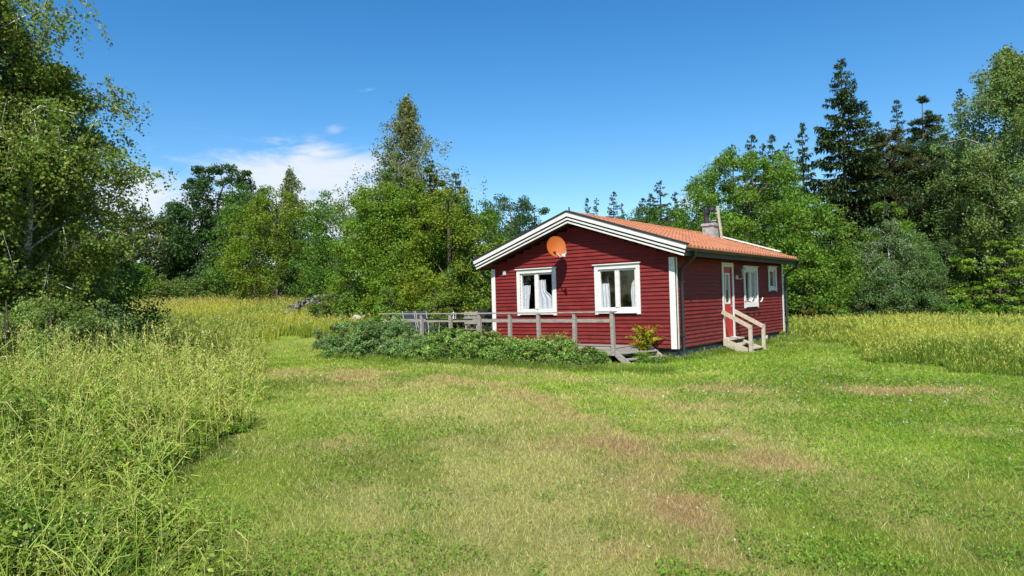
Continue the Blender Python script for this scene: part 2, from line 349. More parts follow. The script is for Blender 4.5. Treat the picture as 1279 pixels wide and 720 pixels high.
def blades(x, y, h, wd, lean, col, seg=1):
    n = len(x); z = H(x, y)-.005; a = rng.random(n)*2*np.pi; b = rng.random(n)*2*np.pi
    d = np.stack([np.cos(a), np.sin(a), np.zeros(n)], 1); l = np.stack([np.cos(b), np.sin(b), np.zeros(n)], 1)
    p = np.stack([x, y, z], 1); up = np.array([0,0,1.])
    if seg == 1:
        t = p+up*h[:, None]+l*(lean*h)[:, None]
        return np.stack([p-d*wd[:, None]/2, p+d*wd[:, None]/2, t], 1).reshape(-1, 3)
    mid = p+up*(h*.62)[:, None]+l*(lean*h*.28)[:, None]; t = p+up*(h*(1-.18*lean))[:, None]+l*(lean*h)[:, None]
    q1 = np.stack([p-d*wd[:, None]/2, p+d*wd[:, None]/2, mid+d*wd[:, None]*.38, mid-d*wd[:, None]*.38], 1)
    q2 = np.stack([mid-d*wd[:, None]*.38, mid+d*wd[:, None]*.38, t+d*wd[:, None]*.04, t-d*wd[:, None]*.04], 1)
    return np.concatenate([q1, q2], 0).reshape(-1, 3)

x, y = in_view(800000, 3.2, 34, 1.2, 1.0)
k = (meadow(x, y) < .5) & off_house(x, y); x, y = x[k], y[k]; n = len(x)
sc_ = np.clip(y/6, .8, 3.2)
g = fbm(x, y, .5, 201)
h = (.022+.030*rng.random(n)+.03*np.clip(g-.5, 0, 1))*np.clip(.75+y/26, .8, 1.25)
long_ = rng.random(n) < .03; h[long_] *= 1.8
col = lawncol(x, y, True)*(.55+.95*rng.random(n))[:, None]
straw = rng.random(n) < .10; col[straw] = STRAW*(.6+.7*rng.random(straw.sum()))[:, None]
V = blades(x, y, h, (.0045+.003*rng.random(n))*sc_, .25+.9*rng.random(n), col)
tag(link('lawn_grass', mesh_np('lawn_grass', V, 3, col), M['grass']), label='short mown grass, green with straw coloured dry patches, in front of the red cottage', cat='grass', kind='stuff')

# low clover and plantain leaves in the lawn
def leafquads(p, t, nrm, ln, wd):
    b = unit(np.cross(nrm, t)); t = unit(t)
    return np.stack([p-t*ln[:, None]*.5, p+b*wd[:, None]*.5-t*ln[:, None]*.05, p+t*ln[:, None]*.5, p-b*wd[:, None]*.5-t*ln[:, None]*.05], 1).reshape(-1, 3)
def rdir(n): return unit(rng.normal(size=(n, 3)))
x, y = in_view(140000, 3.2, 22, 1.2)
k = (meadow(x, y) < .5) & off_house(x, y) & (fbm(x, y, .7, 301)+.22*ss((x/y)/.5)+.12*ss((7-y)/3)*ss((-x/y)/.2) > .60) & (dryness(x, y)[1] < .3); x, y = x[k], y[k]; n = len(x)
p = np.stack([x, y, H(x, y)+.02+.035*rng.random(n)], 1)
col = np.array([.13,.25,.022])*(.5+1.0*rng.random(n))[:, None]
nrm = unit(rdir(n)*.6+np.array([0,-.2,1])); t = unit(np.cross(nrm, rdir(n))); s_ = (.012+.013*rng.random(n))*np.clip(y/7, .8, 2)
tag(link('clover_patches', mesh_np('clover_patches', leafquads(p, t, nrm, s_*1.3, s_), 4, col), M['leaf']), label='low dark green clover and weed leaves spread through the lawn', cat='clover', kind='stuff')
x, y = in_view(1300, 4.2, 15, 1.1)
k = (x/y > .12) & (meadow(x, y) < .3) & off_house(x, y) & (fbm(x, y, .9, 301) > .50); x, y = x[k], y[k]; n = len(x)
base = np.stack([x, y, H(x, y)+.07+.03*rng.random(n)], 1); reps = 7
p = np.repeat(base, reps, 0)+rng.normal(size=(n*reps, 3))*.005
col = np.array([.62,.60,.52])*(.7+.5*rng.random(n*reps))[:, None]; nr = rdir(n*reps); s_ = np.full(n*reps, .009)*np.clip(np.repeat(y, reps)/6, .9, 2)
tag(link('clover_flowers', mesh_np('clover_flowers', leafquads(p, np.cross(nr, rdir(n*reps)), nr, s_, s_), 4, col), M['flower']), label='tiny white clover heads dotted over the right side of the lawn', cat='clover', kind='stuff')

# tall meadow grass
def tall(name, label, x, y, hfun, cfun, headc, headfrac, wscale, npl=3):
    n = len(x); hh = hfun(x, y); col = cfun(x, y)
    r = np.repeat(np.arange(n), npl); xx = x[r]+rng.normal(size=len(r))*.03; yy = y[r]+rng.normal(size=len(r))*.03
    h = hh[r]*(.45+.5*rng.random(len(r))); h[::npl] = hh
    wd = wscale*(.6+.8*rng.random(len(r)))*np.clip(yy/6, .9, 4.5); lean = .1+.5*rng.random(len(r))
    bc = col[r]*(.55+.8*rng.random(len(r)))[:, None]
    V = blades(xx, yy, h, wd, lean, bc, 2); CC = np.concatenate([bc, bc], 0)
    # seed heads
    k = rng.random(n) < headfrac; hx, hy, hz = x[k], y[k], H(x, y)[k]+hh[k]; m_ = k.sum(); q = 8
    j = np.repeat(np.arange(m_), q); t_ = rng.random(len(j))*.20
    a = rng.random(m_)*6.28; ln = .10+.25*rng.random(m_)
    p = np.stack([hx[j]+np.cos(a[j])*ln[j]*t_*2, hy[j]+np.sin(a[j])*ln[j]*t_*2, hz[j]*1.0-t_*.8], 1)+rng.normal(size=(len(j), 3))*.012
    ndir = rdir(len(j)); tdir = unit(np.stack([np.cos(a[j])*.5, np.sin(a[j])*.5, np.full(len(j), 1.)], 1)+rdir(len(j))*.5)
    s1 = (.016+.016*rng.random(len(j)))*np.clip(hy[j]/8, .8, 3.2)
    Vh = leafquads(p, tdir, np.cross(tdir, ndir), s1, s1*.28); ch = headc*(.6+.7*rng.random(len(j)))[:, None]
    me = mesh_np(name, np.concatenate([V, Vh], 0), 4, np.concatenate([CC, ch], 0))
    return tag(link(name, me, M['grass']), label=label, cat='tall grass', kind='stuff')
YG = np.array([.44,.45,.055]); MG = np.array([.135,.215,.025]); RB = np.array([.42,.30,.09])
def cmix(x, y, a, b, s=3, seed=51):
    n = ss((fbm(x, y, s, seed)-.35)/.3)[:, None]; return a*(1-n)+b*n
# left foreground
x, y = in_view(8000, 3.0, 27.5, 1.25); 
x = -np.abs(x); kk = meadow(x, y) > .35; x, y = x[kk], y[kk]
def hl(x, y):
    edge = np.clip((-.36*y-x)/3.2, 0, 1)**.8; return (.18+edge*(.25+.60*ss((fbm(x, y, 1.3, 61)-.25)/.5)))*(.6+.55*rng.random(len(x)))*np.clip(.45+y/16, .55, 1.0)
tall('meadow_grass', 'tall yellow-green meadow grass filling the left foreground', x, y, hl, lambda x, y: (lambda k, c: c*(1-k)+YG*1.1*k)(ss((y-7)/10)[:, None]*.7, cmix(x, y, MG*1.1, YG*.95, 1.6)), np.array([.40,.44,.10]), .3, .0042, 5)
# taller single stalks with leaves standing off at an angle
x, y = in_view(8500, 3.2, 26, 1.25); x = -np.abs(x); kk = (meadow(x, y) > .30) & (rng.random(len(x)) < .35+.65*ss((y-4)/7)) & (rng.random(len(x)) < ss((-.30*y-x)/1.0)*.8+.12); x, y = x[kk], y[kk]; n = len(x)
hh = (.50+.62*rng.random(n)**1.4)*np.clip(.62+y/20, .75, 1.05)*(.45+.85*np.clip((-.30*y-x)/3.6, 0, 1)); a = rng.random(n)*6.283; ln = .05+.22*rng.random(n)
o = np.stack([np.cos(a), np.sin(a), np.zeros(n)], 1); p0 = np.stack([x, y, H(x, y)], 1); up = np.array([0,0,1.])
VV = []; CC = []; wd = .0026*np.clip(y/5, .9, 3.4); mixs = (rng.random(n) < .45)[:, None]; sc0 = np.where(mixs, np.array([.52,.48,.14]), np.array([.36,.44,.07]))*(.65+.6*rng.random(n))[:, None]
def strip(a_, b_, w0, w1):
    d = unit(np.cross(b_-a_, rdir(len(a_)))); return np.stack([a_-d*w0[:, None], a_+d*w0[:, None], b_+d*w1[:, None], b_-d*w1[:, None]], 1).reshape(-1, 3)
m1 = p0+up*(hh*.55)[:, None]+o*(ln*hh*.25)[:, None]; m2 = p0+up*hh[:, None]+o*(ln*hh)[:, None]
VV += [strip(p0, m1, wd, wd*.8), strip(m1, m2, wd*.8, wd*.35)]; CC += [sc0, sc0]
for k in range(4):
    f = .25+.6*rng.random(n); b0 = p0+up*(hh*f)[:, None]+o*(ln*hh*f*f)[:, None]; a2 = rng.random(n)*6.283; o2 = np.stack([np.cos(a2), np.sin(a2), np.full(n, .9)], 1); l2 = .10+.16*rng.random(n)
    b1 = b0+o2*(l2*.7)[:, None]; b2 = b1+np.stack([np.cos(a2), np.sin(a2), np.full(n, -.15)], 1)*(l2*.45)[:, None]; c2 = sc0*np.array([.75,.9,.7])
    VV += [strip(b0, b1, wd*.9, wd*1.1), strip(b1, b2, wd*1.1, wd*.2)]; CC += [c2, c2]
for k in range(12):
    t_ = rng.random(n)*.2; b0 = m2+up*(.04-t_)[:, None]*1.0+rng.normal(size=(n,3))*.016; dd_ = unit(o*.4+up+rdir(n)*.7); s1 = (.012+.012*rng.random(n))*np.clip(y/6, .9, 2.5)
    VV.append(leafquads(b0, dd_, np.cross(dd_, rdir(n)), s1, s1*.4)); CC.append(np.array([.52,.52,.15])*(.7+.6*rng.random(n))[:, None])
tag(link('grass_stalks', mesh_np('grass_stalks', np.concatenate(VV), 4, np.concatenate(CC)), M['grass']), label='tall single yellow green grass stalks standing out of the left foreground meadow', cat='grass stalks', kind='stuff')
# leafy herbs under it
x, y = in_view(40000, 3.0, 22, 1.25); x = -np.abs(x); kk = (meadow(x, y) > .6); x, y = x[kk], y[kk]; n = len(x)
hp = (.14+.82*ss((fbm(x, y, .75, 71)-.25)/.55))*(.55+.6*rng.random(n))*np.clip((-.38*y-x)/3.0, .06, 1)**.8*np.clip(.6+y/16, .65, 1)
q = 13; j = np.repeat(np.arange(n), q); f = rng.random(n*q)
lx = rng.normal(size=(n, 2))*.12
p = np.stack([x[j]+lx[j,0]*f+rng.normal(size=n*q)*.025, y[j]+lx[j,1]*f+rng.normal(size=n*q)*.025, H(x, y)[j]+hp[j]*(.25+.75*f)], 1)
nrm = unit(rdir(n*q)*.7+np.array([0,-.15,.9])); t = unit(np.cross(nrm, rdir(n*q)))
ln = (.022+.028*rng.random(n*q))*np.clip(y[j]/6, .9, 2.6)
kz = ss((y-7)/9)[:, None]*.6; cp = cmix(x, y, np.array([.10,.20,.020]), np.array([.20,.27,.035]), .8, 81)*(1-kz)+np.array([.27,.32,.045])*kz
pl = (.55+.75*rng.random(n))[:, None]; col = cp[j]*pl[j]*(.5+.95*rng.random(n*q))[:, None]
yl = rng.random(n*q) < .004; col[yl] = np.array([.6,.42,.04])
tag(link('meadow_herbs', mesh_np('meadow_herbs', leafquads(p, t, nrm, ln*1.4, ln*.62), 4, col), M['leaf']), label='leafy green weeds growing thickly under the tall grass at the left', cat='weeds', kind='stuff')
# far left meadow
n = 42000; y = 27+rng.random(n)**1.3*26; x = -2-rng.random(n)*y*.85; kk = meadow(x, y) > .4; x, y = x[kk], y[kk]
def cf(x, y):
    c = cmix(x, y, MG*1.25, YG*1.05, 4, 91); r = (ss((fbm(x, y, 5, 95)-.48)/.14)*ss((y-34)/8))[:, None]*.55; return c*(1-r)+RB*r
tall('far_meadow_grass', 'pale yellow meadow grass sloping up to the trees left of the cottage', x, y, lambda x, y: (.30+.35*rng.random(len(x)))*(.7+.7*fbm(x, y, 2.5, 67)), cf, np.array([.46,.46,.12]), .3, .0045, 3)
# right meadow
n = 60000; y = 12.2*(36/12.2)**rng.random(n); x = 7+rng.random(n)*(y*.95-4); kk = (meadow(x, y) > .4) & (x > 7); x, y = x[kk], y[kk]
def cr(x, y):
    bx = np.interp(y, [12.2, 13.2, 15.6, 17, 20, 24, 30], [10.6, 9.2, 7.9, 8.6, 9.8, 10.6, 10.5])
    e = ss((x-bx-.4)/2.8)[:, None]*.75+ss((y-17)/5)[:, None]*.25; c = cmix(x, y, MG, YG*1.05, 2.2, 93); return (MG*1.15)*(1-e)+c*e
def hr(x, y):
    bx = np.interp(y, [12.2, 13.2, 15.6, 17, 20, 24, 30], [10.6, 9.2, 7.9, 8.6, 9.8, 10.6, 10.5])
    return (.20+.42*ss((x-bx)/1.8))*(.55+.55*rng.random(len(x)))*(.7+.6*fbm(x, y, 1.7, 63))
tall('right_meadow_grass', 'tall golden green meadow grass between the right-hand lawn and the forest', x, y, hr, cr, np.array([.50,.52,.10]), .30, .0045, 4)
# unmown fringe round house foot and shrubs
n = 5200; u = rng.random(n)*12-1.2; s_ = np.where(rng.random(n) < .5, -3.0+rng.normal(size=n)*.25, 0)
side = rng.random(n) < .45; u = np.where(side, -.12-np.abs(rng.normal(size=n))*.14, u); s_ = np.where(side, rng.random(n)*10, -3.0+rng.normal(size=n)*.22)
fr = rng.random(n) < .06; u = np.where(fr, rng.random(n)*1.3-.2, u); s_ = np.where(fr, -.15-np.abs(rng.normal(size=n))*.2, s_)
x = HC[0]+u*WV[0]+s_*SV[0]; y = HC[1]+u*WV[1]+s_*SV[1]
tall('fringe_grass', 'unmown green grass fringe along the foot of the cottage and the shrubs', x, y, lambda x, y: .09+.14*rng.random(len(x)), lambda x, y: cmix(x, y, MG*.9, MG*1.4, 1, 97), np.array([.3,.28,.1]), .1, .0035, 3)

# ================================================================== the cottage (local frame: x = along the front, y = back along the side wall, z = 0 at the foot of the boards)
W_, L_ = 6.18, 9.02
RZ = math.atan2(-WV[1], -WV[0])
def at_house(name, u=0, s=0, z=.309, **k):
    return empty(name, (HC[0]+u*WV[0]+s*SV[0], HC[1]+u*WV[1]+s*SV[1], z), RZ, **k)
house = at_house('cottage', label='red clapboard cottage with white trim and an orange tiled gable roof', cat='house')
SL = .332; XM = -3.045                      # roof pitch and ridge line
def under(x): return 3.52-abs(x-XM)*SL     # underside of the roof at x
ROW = .107
def boards(openings, x0, x1, gable, flip):
    mb = MB(); k = 0; z = 0.
    while z < 3.6:
        z1 = z+ROW; zc = z+ROW*.5; a, b = x0, x1
        if gable and z1 > under(x0):
            a = max(x0, XM-(3.52-z1)/SL); b = min(x1, XM+(3.52-z1)/SL)
        if not gable and z1 > 2.52: break
        if b-a < .05: break
        segs = [(a, b)]
        for (o0, o1, p0, p1) in openings:
            if p0 < zc < p1:
                ns = []
                for (q0, q1) in segs:
                    if o1 <= q0 or o0 >= q1: ns.append((q0, q1)); continue
                    if o0 > q0: ns.append((q0, o0))
                    if o1 < q1: ns.append((o1, q1))
                segs = ns
        fin = []
        for (q0, q1) in segs:         # boards meet at staggered butt joints
            j = x0+1.1+((k*2.37) % (x1-x0-2.2)) if k % 2 else None
            if j and q0+.3 < j < q1-.3: fin += [(q0, j-.0015), (j+.0015, q1)]
            else: fin.append((q0, q1))
        for (q0, q1) in fin:
            w0 = random.uniform(-.002, .002)
            prof = [(0, z+.001), (.036+w0, z+.001), (.038+w0, z+.012), (.008, z1+.010), (0, z1+.010)]
            if flip: mb.prism([(px, q0, pz) for px, pz in prof], (0, q1-q0, 0))
            else: mb.prism([(q0, -px, pz) for px, pz in prof], (q1-q0, 0, 0))
        z = z1; k += 1
    return mb
FW = [(-2.32,-1.10,1.02,2.20), (-5.08,-3.84,1.02,2.20)]           # front windows x0,x1,z0,z1
SW = [(3.22,3.94,-.02,2.24), (5.06,6.17,1.03,2.17), (7.50,8.18,1.54,2.24)]
boards(FW, -W_+.005, -.005, True, False).build('front_wall', M['red'], house)
boards(SW, .005, L_-.005, False, True).build('side_wall', M['red'], house)
b = MB(); b.box(-W_-.03, -W_, 0, L_, 0, 2.5); b.build('left_wall', M['red'], house)
b = MB(); b.prism([(-W_, L_, 0), (0, L_, 0), (0, L_, 2.5), (XM, L_, 3.5), (-W_, L_, 2.5)], (0, .03, 0)); b.build('back_wall', M['red'], house)
b = MB(); b.box(-W_+.05, -.05, .05, L_-.05, -.03, .02); b.build('floor', M['room'], house)
b = MB(); b.box(-W_+.1, -.1, 3.2, 3.28, .02, 2.44); b.box(-3.2, -3.12, .1, 3.2, .02, 2.44); b.box(-1.9,-1.84,3.3,L_-.1,.02,2.44); b.build('partition', M['room'], house)
b = MB(); b.box(-W_+.04, -.04, .04, L_-.04, 2.45, 2.50); b.build('ceiling', M['room'], house)
b = MB()
for (x0, x1, y0, y1) in ((-W_+.06, -.12, .16, .27), (-.27, -.09, .28, L_-.08), (-W_+.06, -.28, L_-.28, L_-.08), (-W_+.06, -W_+.26, .28, L_-.29)):
    b.box(x0, x1, y0, y1, -.60, -.10)
b.build('foundation', M['concrete'], house)
b = MB(); b.box(-W_+.1, -.11, .1, .22, -.10, 0); b.box(-.20, -.11, .1, L_-.1, -.10, 0); b.build('gap_shade_strip', M['roofblack'], house)  # black strips stand in for the shade in the gap under the boards
# corner boards
for (x0, x1, y0, y1, zt, zb) in ((-.145, .015, -.064, -.041, 2.38, -.02), (.0405, .050, -.040, .03, 2.38, -.02), (-W_-.034, -W_+.11, -.064, -.041, 2.36, -.02), (.041, .062, L_-.08, L_+.034, 2.38, -.02), (-W_-.056, -W_-.032, -.03, .09, 2.36, -.02)):
    b = MB(); b.box(x0, x1, y0, y1, zb, zt); b.build('corner_board', M['white'], house)

# roof: two slopes of pantiles, each with its waves and stepped courses
Y0, Y1 = -.42, 9.24
def slope(sgn):
    per = .245; nu = int((Y1-Y0)/per*8); yy = np.linspace(Y0, Y1, nu+1); ph = (yy-Y0)/per*2*np.pi
    wave = .034*np.cos(ph)-.010*np.cos(2*ph)
    run = 3.57; nc = 11; V = []; prof = []
    for c in range(nc):
        a = run*c/nc; e = run*(c+1)/nc
        prof += [(a, .010), ((a+e)/2, .004+.012), (e, .030)]
    for (dx, dz) in prof:
        ov = .0
        z = 3.80-dx*SL+dz
        V.append(np.stack([np.full_like(yy, XM+sgn*dx), yy, z+wave+.006*np.sin(yy*31+dx*9)], 1))
    # front lip of the bottom course
    V.append(np.stack([np.full_like(yy, XM+sgn*(run+.002)), yy, 3.80-run*SL-.035+0*yy], 1))
    V = np.concatenate(V, 0); r = len(prof)+1; n = len(yy); i = np.arange(r*n).reshape(r, n)
    Q = np.stack([i[:-1,:-1], i[:-1,1:], i[1:,1:], i[1:,:-1]], -1).reshape(-1, 4)
    if sgn > 0: Q = Q[:, ::-1]
    me = bpy.data.meshes.new('roof_tiles'); me.from_pydata(V.tolist(), [], Q.tolist())
    return link('roof_tiles', me, M['tile'], house)
slope(1); slope(-1)
b = MB()
for k in range(24):
    y0 = Y0-.01+k*.402; y1 = min(y0+.42, Y1+.01)
    pr = [(XM+.13*math.cos(t), 3.785+.085*math.sin(t)+(.0 if k % 2 else .006)) for t in np.linspace(0, math.pi, 9)]
    pr += [(XM+.10*math.cos(t), 3.78+.06*math.sin(t)) for t in np.linspace(math.pi, 0, 9)]
    b.prism([(px, y0, pz) for px, pz in pr], (0, y1-y0, 0))
b.build('ridge_tiles', M['tile'], house)
# roof deck, soffit, fascias
b = MB()
for sg in (1, -1):
    e = XM+sg*3.52
    b.prism([(XM, Y0+.07, 3.56), (e, Y0+.07, 3.56-3.52*SL), (e, Y0+.07, 3.745-3.52*SL), (XM, Y0+.07, 3.745)], (0, Y1-Y0-.10, 0))
b.build('roof_deck', M['red_dark'], house)
for sg in (1, -1):         # stepped white bargeboards, black capping above them
    for (za, zb_, yy, th, nm, mt) in ((3.885, 3.838, Y0-.055, .17, 'verge_capping', 'roofblack'), (3.832, 3.716, Y0-.034, .026, 'bargeboard', 'white'), (3.668, 3.620, Y0-.014, .03, 'bargeboard', 'white'), (3.572, 3.528, Y0+.004, .03, 'bargeboard', 'white')):
        e = 3.60-(3.885-za)*.34
        b = MB(); b.prism([(XM, yy, za), (XM+sg*e, yy, za-e*SL), (XM+sg*(e-(za-zb_)*.3), yy, zb_-(e-(za-zb_)*.3)*SL), (XM, yy, zb_)], (0, th, 0)); b.build(nm, M[mt], house)
    b = MB(); b.prism([(XM, Y0+.025, 3.83), (XM+sg*3.5, Y0+.025, 3.83-3.5*SL), (XM+sg*3.5, Y0+.025, 3.54-3.5*SL), (XM, Y0+.025, 3.54)], (0, .03, 0)); b.build('barge_backing', M['roofblack'], house)
    e = XM+sg*3.535; b = MB(); b.box(e-.012, e+.012, Y0+.02, Y1, 2.37, 2.59); b.build('eaves_fascia', M['roofblack'], house)
    b = MB(); pr = [(e+sg*(.075+.062*math.cos(t)), 2.545+.062*math.sin(t)) for t in np.linspace(math.pi, 2*math.pi, 9)] + [(e+sg*(.075+.055*math.cos(t)), 2.548+.055*math.sin(t)) for t in np.linspace(2*math.pi, math.pi, 9)]
    b.prism([(px, Y0-.02, pz) for px, pz in pr], (0, Y1-Y0+.04, 0)); b.build('gutter', M['black'], house)
b = MB(); b.prism([(XM, Y1+.005, 3.83), (XM+3.55, Y1+.005, 3.83-3.55*SL), (XM+3.55, Y1+.005, 3.56-3.55*SL), (XM, Y1+.005, 3.56), (XM-3.55, Y1+.005, 3.56-3.55*SL), (XM-3.55, Y1+.005, 3.83-3.55*SL)], (0, .03, 0)); b.build('back_bargeboard', M['white'], house)
b = MB(); b.bar((XM+.75, Y1-.02, 3.90-.75*SL), (XM+3.0, Y1-.02, 3.90-3.0*SL), .10, .05); b.build('verge_flashing', M['white'], house)
# small vent spike on the ridge
b = MB(); b.tube([(XM-.12, Y0+.3, 3.84), (XM-.12, Y0+.3, 4.02)], [.03, .018], 8); b.build('ridge_vent', M['black'], house)
# downpipes
def pipe(pts, r=.043):
    b = MB(); b.tube(pts, r, 10)
    return b.build('downpipe', M['black'], house)
dp = pipe([(.56, -.02, 2.50), (.56, -.01, 2.40), (.50, .02, 2.32), (.20, .10, 2.14), (.115, .13, 2.06), (.11, .14, 1.95), (.11, .14, -.12), (.15, .14, -.22), (.24, .12, -.27)])
for z in (1.7, .3): b = MB(); b.box(.03, .165, .08, .20, z, z+.04); b.build('pipe_clip', M['black'], dp)
dp = pipe([(.56, L_+.18, 2.50), (.56, L_+.18, 2.40), (.50, L_+.17, 2.30), (.24, L_+.12, 2.14), (.13, L_+.10, 2.04), (.12, L_+.10, 1.95), (.12, L_+.10, -.20), (.17, L_+.08, -.28), (.28, L_+.05, -.32)])
for z in (1.7, .3): b = MB(); b.box(.03, .175, L_+.02, L_+.16, z, z+.04); b.build('pipe_clip', M['black'], dp)
xl = XM-3.61
dp = pipe([(xl, -.05, 2.50), (xl, -.05, 2.40), (xl+.02, -.03, 2.28), (xl+.16, .04, 2.12), (xl+.30, .10, 2.04), (xl+.37, .13, 1.92), (xl+.37, .13, -.3)], .04)

# windows (built in the plane of the wall; T maps wall coordinates to local ones)
def Tf(a, d, z): return (a, -d, z)
def Ts(a, d, z): return (d, a, z)
def wbox(mb, T, a0, a1, d0, d1, z0, z1):
    p = [T(a, d, z) for a in (a0, a1) for d in (d0, d1) for z in (z0, z1)]
    xs_ = [q[0] for q in p]; ys_ = [q[1] for q in p]; zs_ = [q[2] for q in p]
    mb.box(min(xs_), max(xs_), min(ys_), max(ys_), min(zs_), max(zs_))
def window(T, a0, a1, z0, z1, mull=True, tr=.115, foot=True, depth=1):
    # a0..z1: outer edge of the casing
    wdw = MB()
    wbox(wdw, T, a0, a0+tr, .040, .066, z0+(-.0), z1-.03); wbox(wdw, T, a1-tr, a1, .040, .066, z0, z1-.03)
    wbox(wdw, T, a0+tr, a1-tr, .040, .064, z1-.03-tr, z1-.03)
    fr = wdw.build('window', M['white'], house)
    b = MB(); wbox(b, T, a0-.04, a1+.03, .040, .105, z1-.028, z1-.002); b.build('drip_board', M['white'], fr)
    s_ = MB(); wbox(s_, T, a0+tr+.001, a1-tr-.001, .032, .058, z0+.055, z0+.055+tr*.7); wbox(s_, T, a0+tr+.001, a1-tr-.001, .032, .092, z0+.03, z0+.053)
    s_.build('sill', M['white'], fr)
    i0, i1, j0, j1 = a0+tr-.005, a1-tr+.005, z0+.055+tr*.7, z1-.03-tr+.005
    sh = MB(); sw = .062
    for (p, q, r_, t_) in ((i0, i1, j0, j0+sw), (i0, i1, j1-sw, j1), (i0, i0+sw, j0+sw, j1-sw), (i1-sw, i1, j0+sw, j1-sw)): wbox(sh, T, p, q, -.02, .022, r_, t_)
    c = (i0+i1)/2
    if mull: wbox(sh, T, c-.065, c+.065, -.02, .040, j0+sw, j1-sw)
    sh.build('sash', M['white'], fr)
    rv = MB()
    for (p, q, r_, t_) in ((i0-.03, i1+.03, j0-.03, j0-.002), (i0-.03, i1+.03, j1+.002, j1+.03), (i0-.03, i0-.002, j0-.002, j1+.002), (i1+.002, i1+.03, j0-.002, j1+.002)): wbox(rv, T, p, q, -.16, .026, r_, t_)
    rv.build('reveal', M['white'], fr)
    panes = [(i0+sw, c-.065), (c+.065, i1-sw)] if mull else [(i0+sw, i1-sw)]
    for (p, q) in panes:
        g = MB(); wbox(g, T, p, q, -.006, -.001, j0+sw, j1-sw); g.build('pane', M['glass'], fr)
    return fr, panes, j0+sw, j1-sw
def curtain(T, fr, poly, d=-.045, mat='lace', folds=9):
    # poly: list of (z, a_left, a_right) from bottom to top
    V = []; nu = 40
    for (z, l, r) in poly:
        for i in range(nu+1):
            t = i/nu; a = l+(r-l)*t; V.append(T(a, d+.012*math.sin(t*folds*2+z*2), z+.012*math.sin(t*31+z)))
    Fc = [(j*(nu+1)+i, j*(nu+1)+i+1, (j+1)*(nu+1)+i+1, (j+1)*(nu+1)+i) for j in range(len(poly)-1) for i in range(nu)]
    b = MB(); b.add(V, Fc, True); return b.build('curtain', M[mat], fr, fix=False)
fr, pn, j0, j1 = window(Tf, -2.42, -1.00, .90, 2.31)       # right-hand front window
(p0, p1), (p2, p3) = pn; hh = j1-j0
curtain(Tf, fr, [(j0-.05, p0-.02, p0+.27), (j0+.3, p0-.02, p0+.265), (j0+.5*hh, p0-.02, p0+.25), (j0+.66*hh, p0-.02, p0+.235)])
curtain(Tf, fr, [(j0-.05, p3-.13, p3+.02), (j0+.4*hh, p3-.16, p3+.02), (j0+.62*hh, p3-.13, p3+.02), (j0+.72*hh, p3-.07, p3+.02)])
fr, pn, j0, j1 = window(Tf, -5.20, -3.74, .89, 2.32)       # left-hand front window
(p0, p1), (p2, p3) = pn; hh = j1-j0
curtain(Tf, fr, [(j0-.05, p0-.02, p0+.20), (j0+.3*hh, p0-.02, p0+.235), (j0+.5*hh, p0-.02, p0+.27), (j0+.70*hh, p0-.02, p0+.28)])
curtain(Tf, fr, [(j0-.05, p2-.02, p3+.02), (j0+.3*hh, p2-.02, p3), (j0+.40*hh, p2-.02, p3-.10), (j0+.5*hh, p2-.02, p2+.24), (j0+.84*hh, p2-.02, p2+.22)])
curtain(Tf, fr, [(j0+.2*hh, p3-.06, p3+.02), (j0+.65*hh, p3-.05, p3+.02)], d=-.08)
fr, pn, j0, j1 = window(Ts, 4.96, 6.27, .92, 2.28)
(p0, p1), (p2, p3) = pn
curtain(Ts, fr, [(j0-.05, p0-.02, p0+.16), (j1, p0-.02, p0+.16)]); curtain(Ts, fr, [(j0-.05, p3-.16, p3+.02), (j1, p3-.16, p3+.02)])
window(Ts, 7.41, 8.29, 1.44, 2.33, mull=False, tr=.11)
# door
b = MB(); b.box(.040, .066, 3.12, 3.225, -.01, 2.20); b.box(.040, .066, 3.935, 4.04, -.01, 2.20); b.box(.040, .068, 3.12, 4.04, 2.202, 2.33); b.box(.030, .075, 3.226, 3.934, -.03, .085)
door = b.build('door', M['white'], house)
b = MB(); 
for (y0, y1, z0, z1) in ((3.235, 3.925, .09, 1.08), (3.235, 3.925, 2.02, 2.20), (3.235, 3.385, 1.082, 2.018), (3.775, 3.925, 1.082, 2.018)): b.box(-.02, .022, y0, y1, z0, z1)
for k in range(7): b.box(.0221, .026, 3.245+k*.098, 3.245+k*.098+.090, .10, 1.07)
b.build('door_leaf', M['door_red'], door)
b = MB()
for (y0, y1, z0, z1) in ((3.386, 3.774, 1.083, 1.13), (3.386, 3.774, 1.97, 2.017), (3.386, 3.43, 1.131, 1.969), (3.73, 3.774, 1.131, 1.969)): b.box(-.015, .034, y0, y1, z0, z1)
b.build('door_window_frame', M['white'], door)
b = MB(); b.box(.002, .007, 3.43, 3.73, 1.13, 1.97); b.build('pane', M['glass'], door)
curtain(Ts, door, [(1.50, 3.42, 3.74), (1.98, 3.42, 3.74)], d=-.04)
b = MB(); b.tube([(.026, 3.85, 1.02), (.07, 3.85, 1.02), (.075, 3.76, 1.02)], .011, 8); b.build('handle', M['plate'], door)
# vent, socket
b = MB(); b.box(-5.74, -5.63, -.065, -.040, 2.16, 2.30); b.box(-5.72, -5.65, -.072, -.0651, 2.18, 2.28); b.build('wall_vent', M['plate'], house)
b = MB(); b.box(-.068, .02, 7.10, 7.22, -.17, -.06); b.build('socket_box', M['white'], house)
# hook rail in front of the side window
hk = MB(); hk.tube([(.05, 4.05, 1.12), (.20, 4.10, 1.12), (.22, 5.05, 1.13)], .014, 8); hk = hk.build('hook_rail', M['redpipe'], house)
for yy in (5.02, 5.52, 6.02):
    b = MB(); b.tube([(.21, yy, 1.10), (.24, yy+.01, 1.13), (.27, yy+.05, 1.24)], [.022, .026, .018], 8); b.build('hook', M['white'], hk)
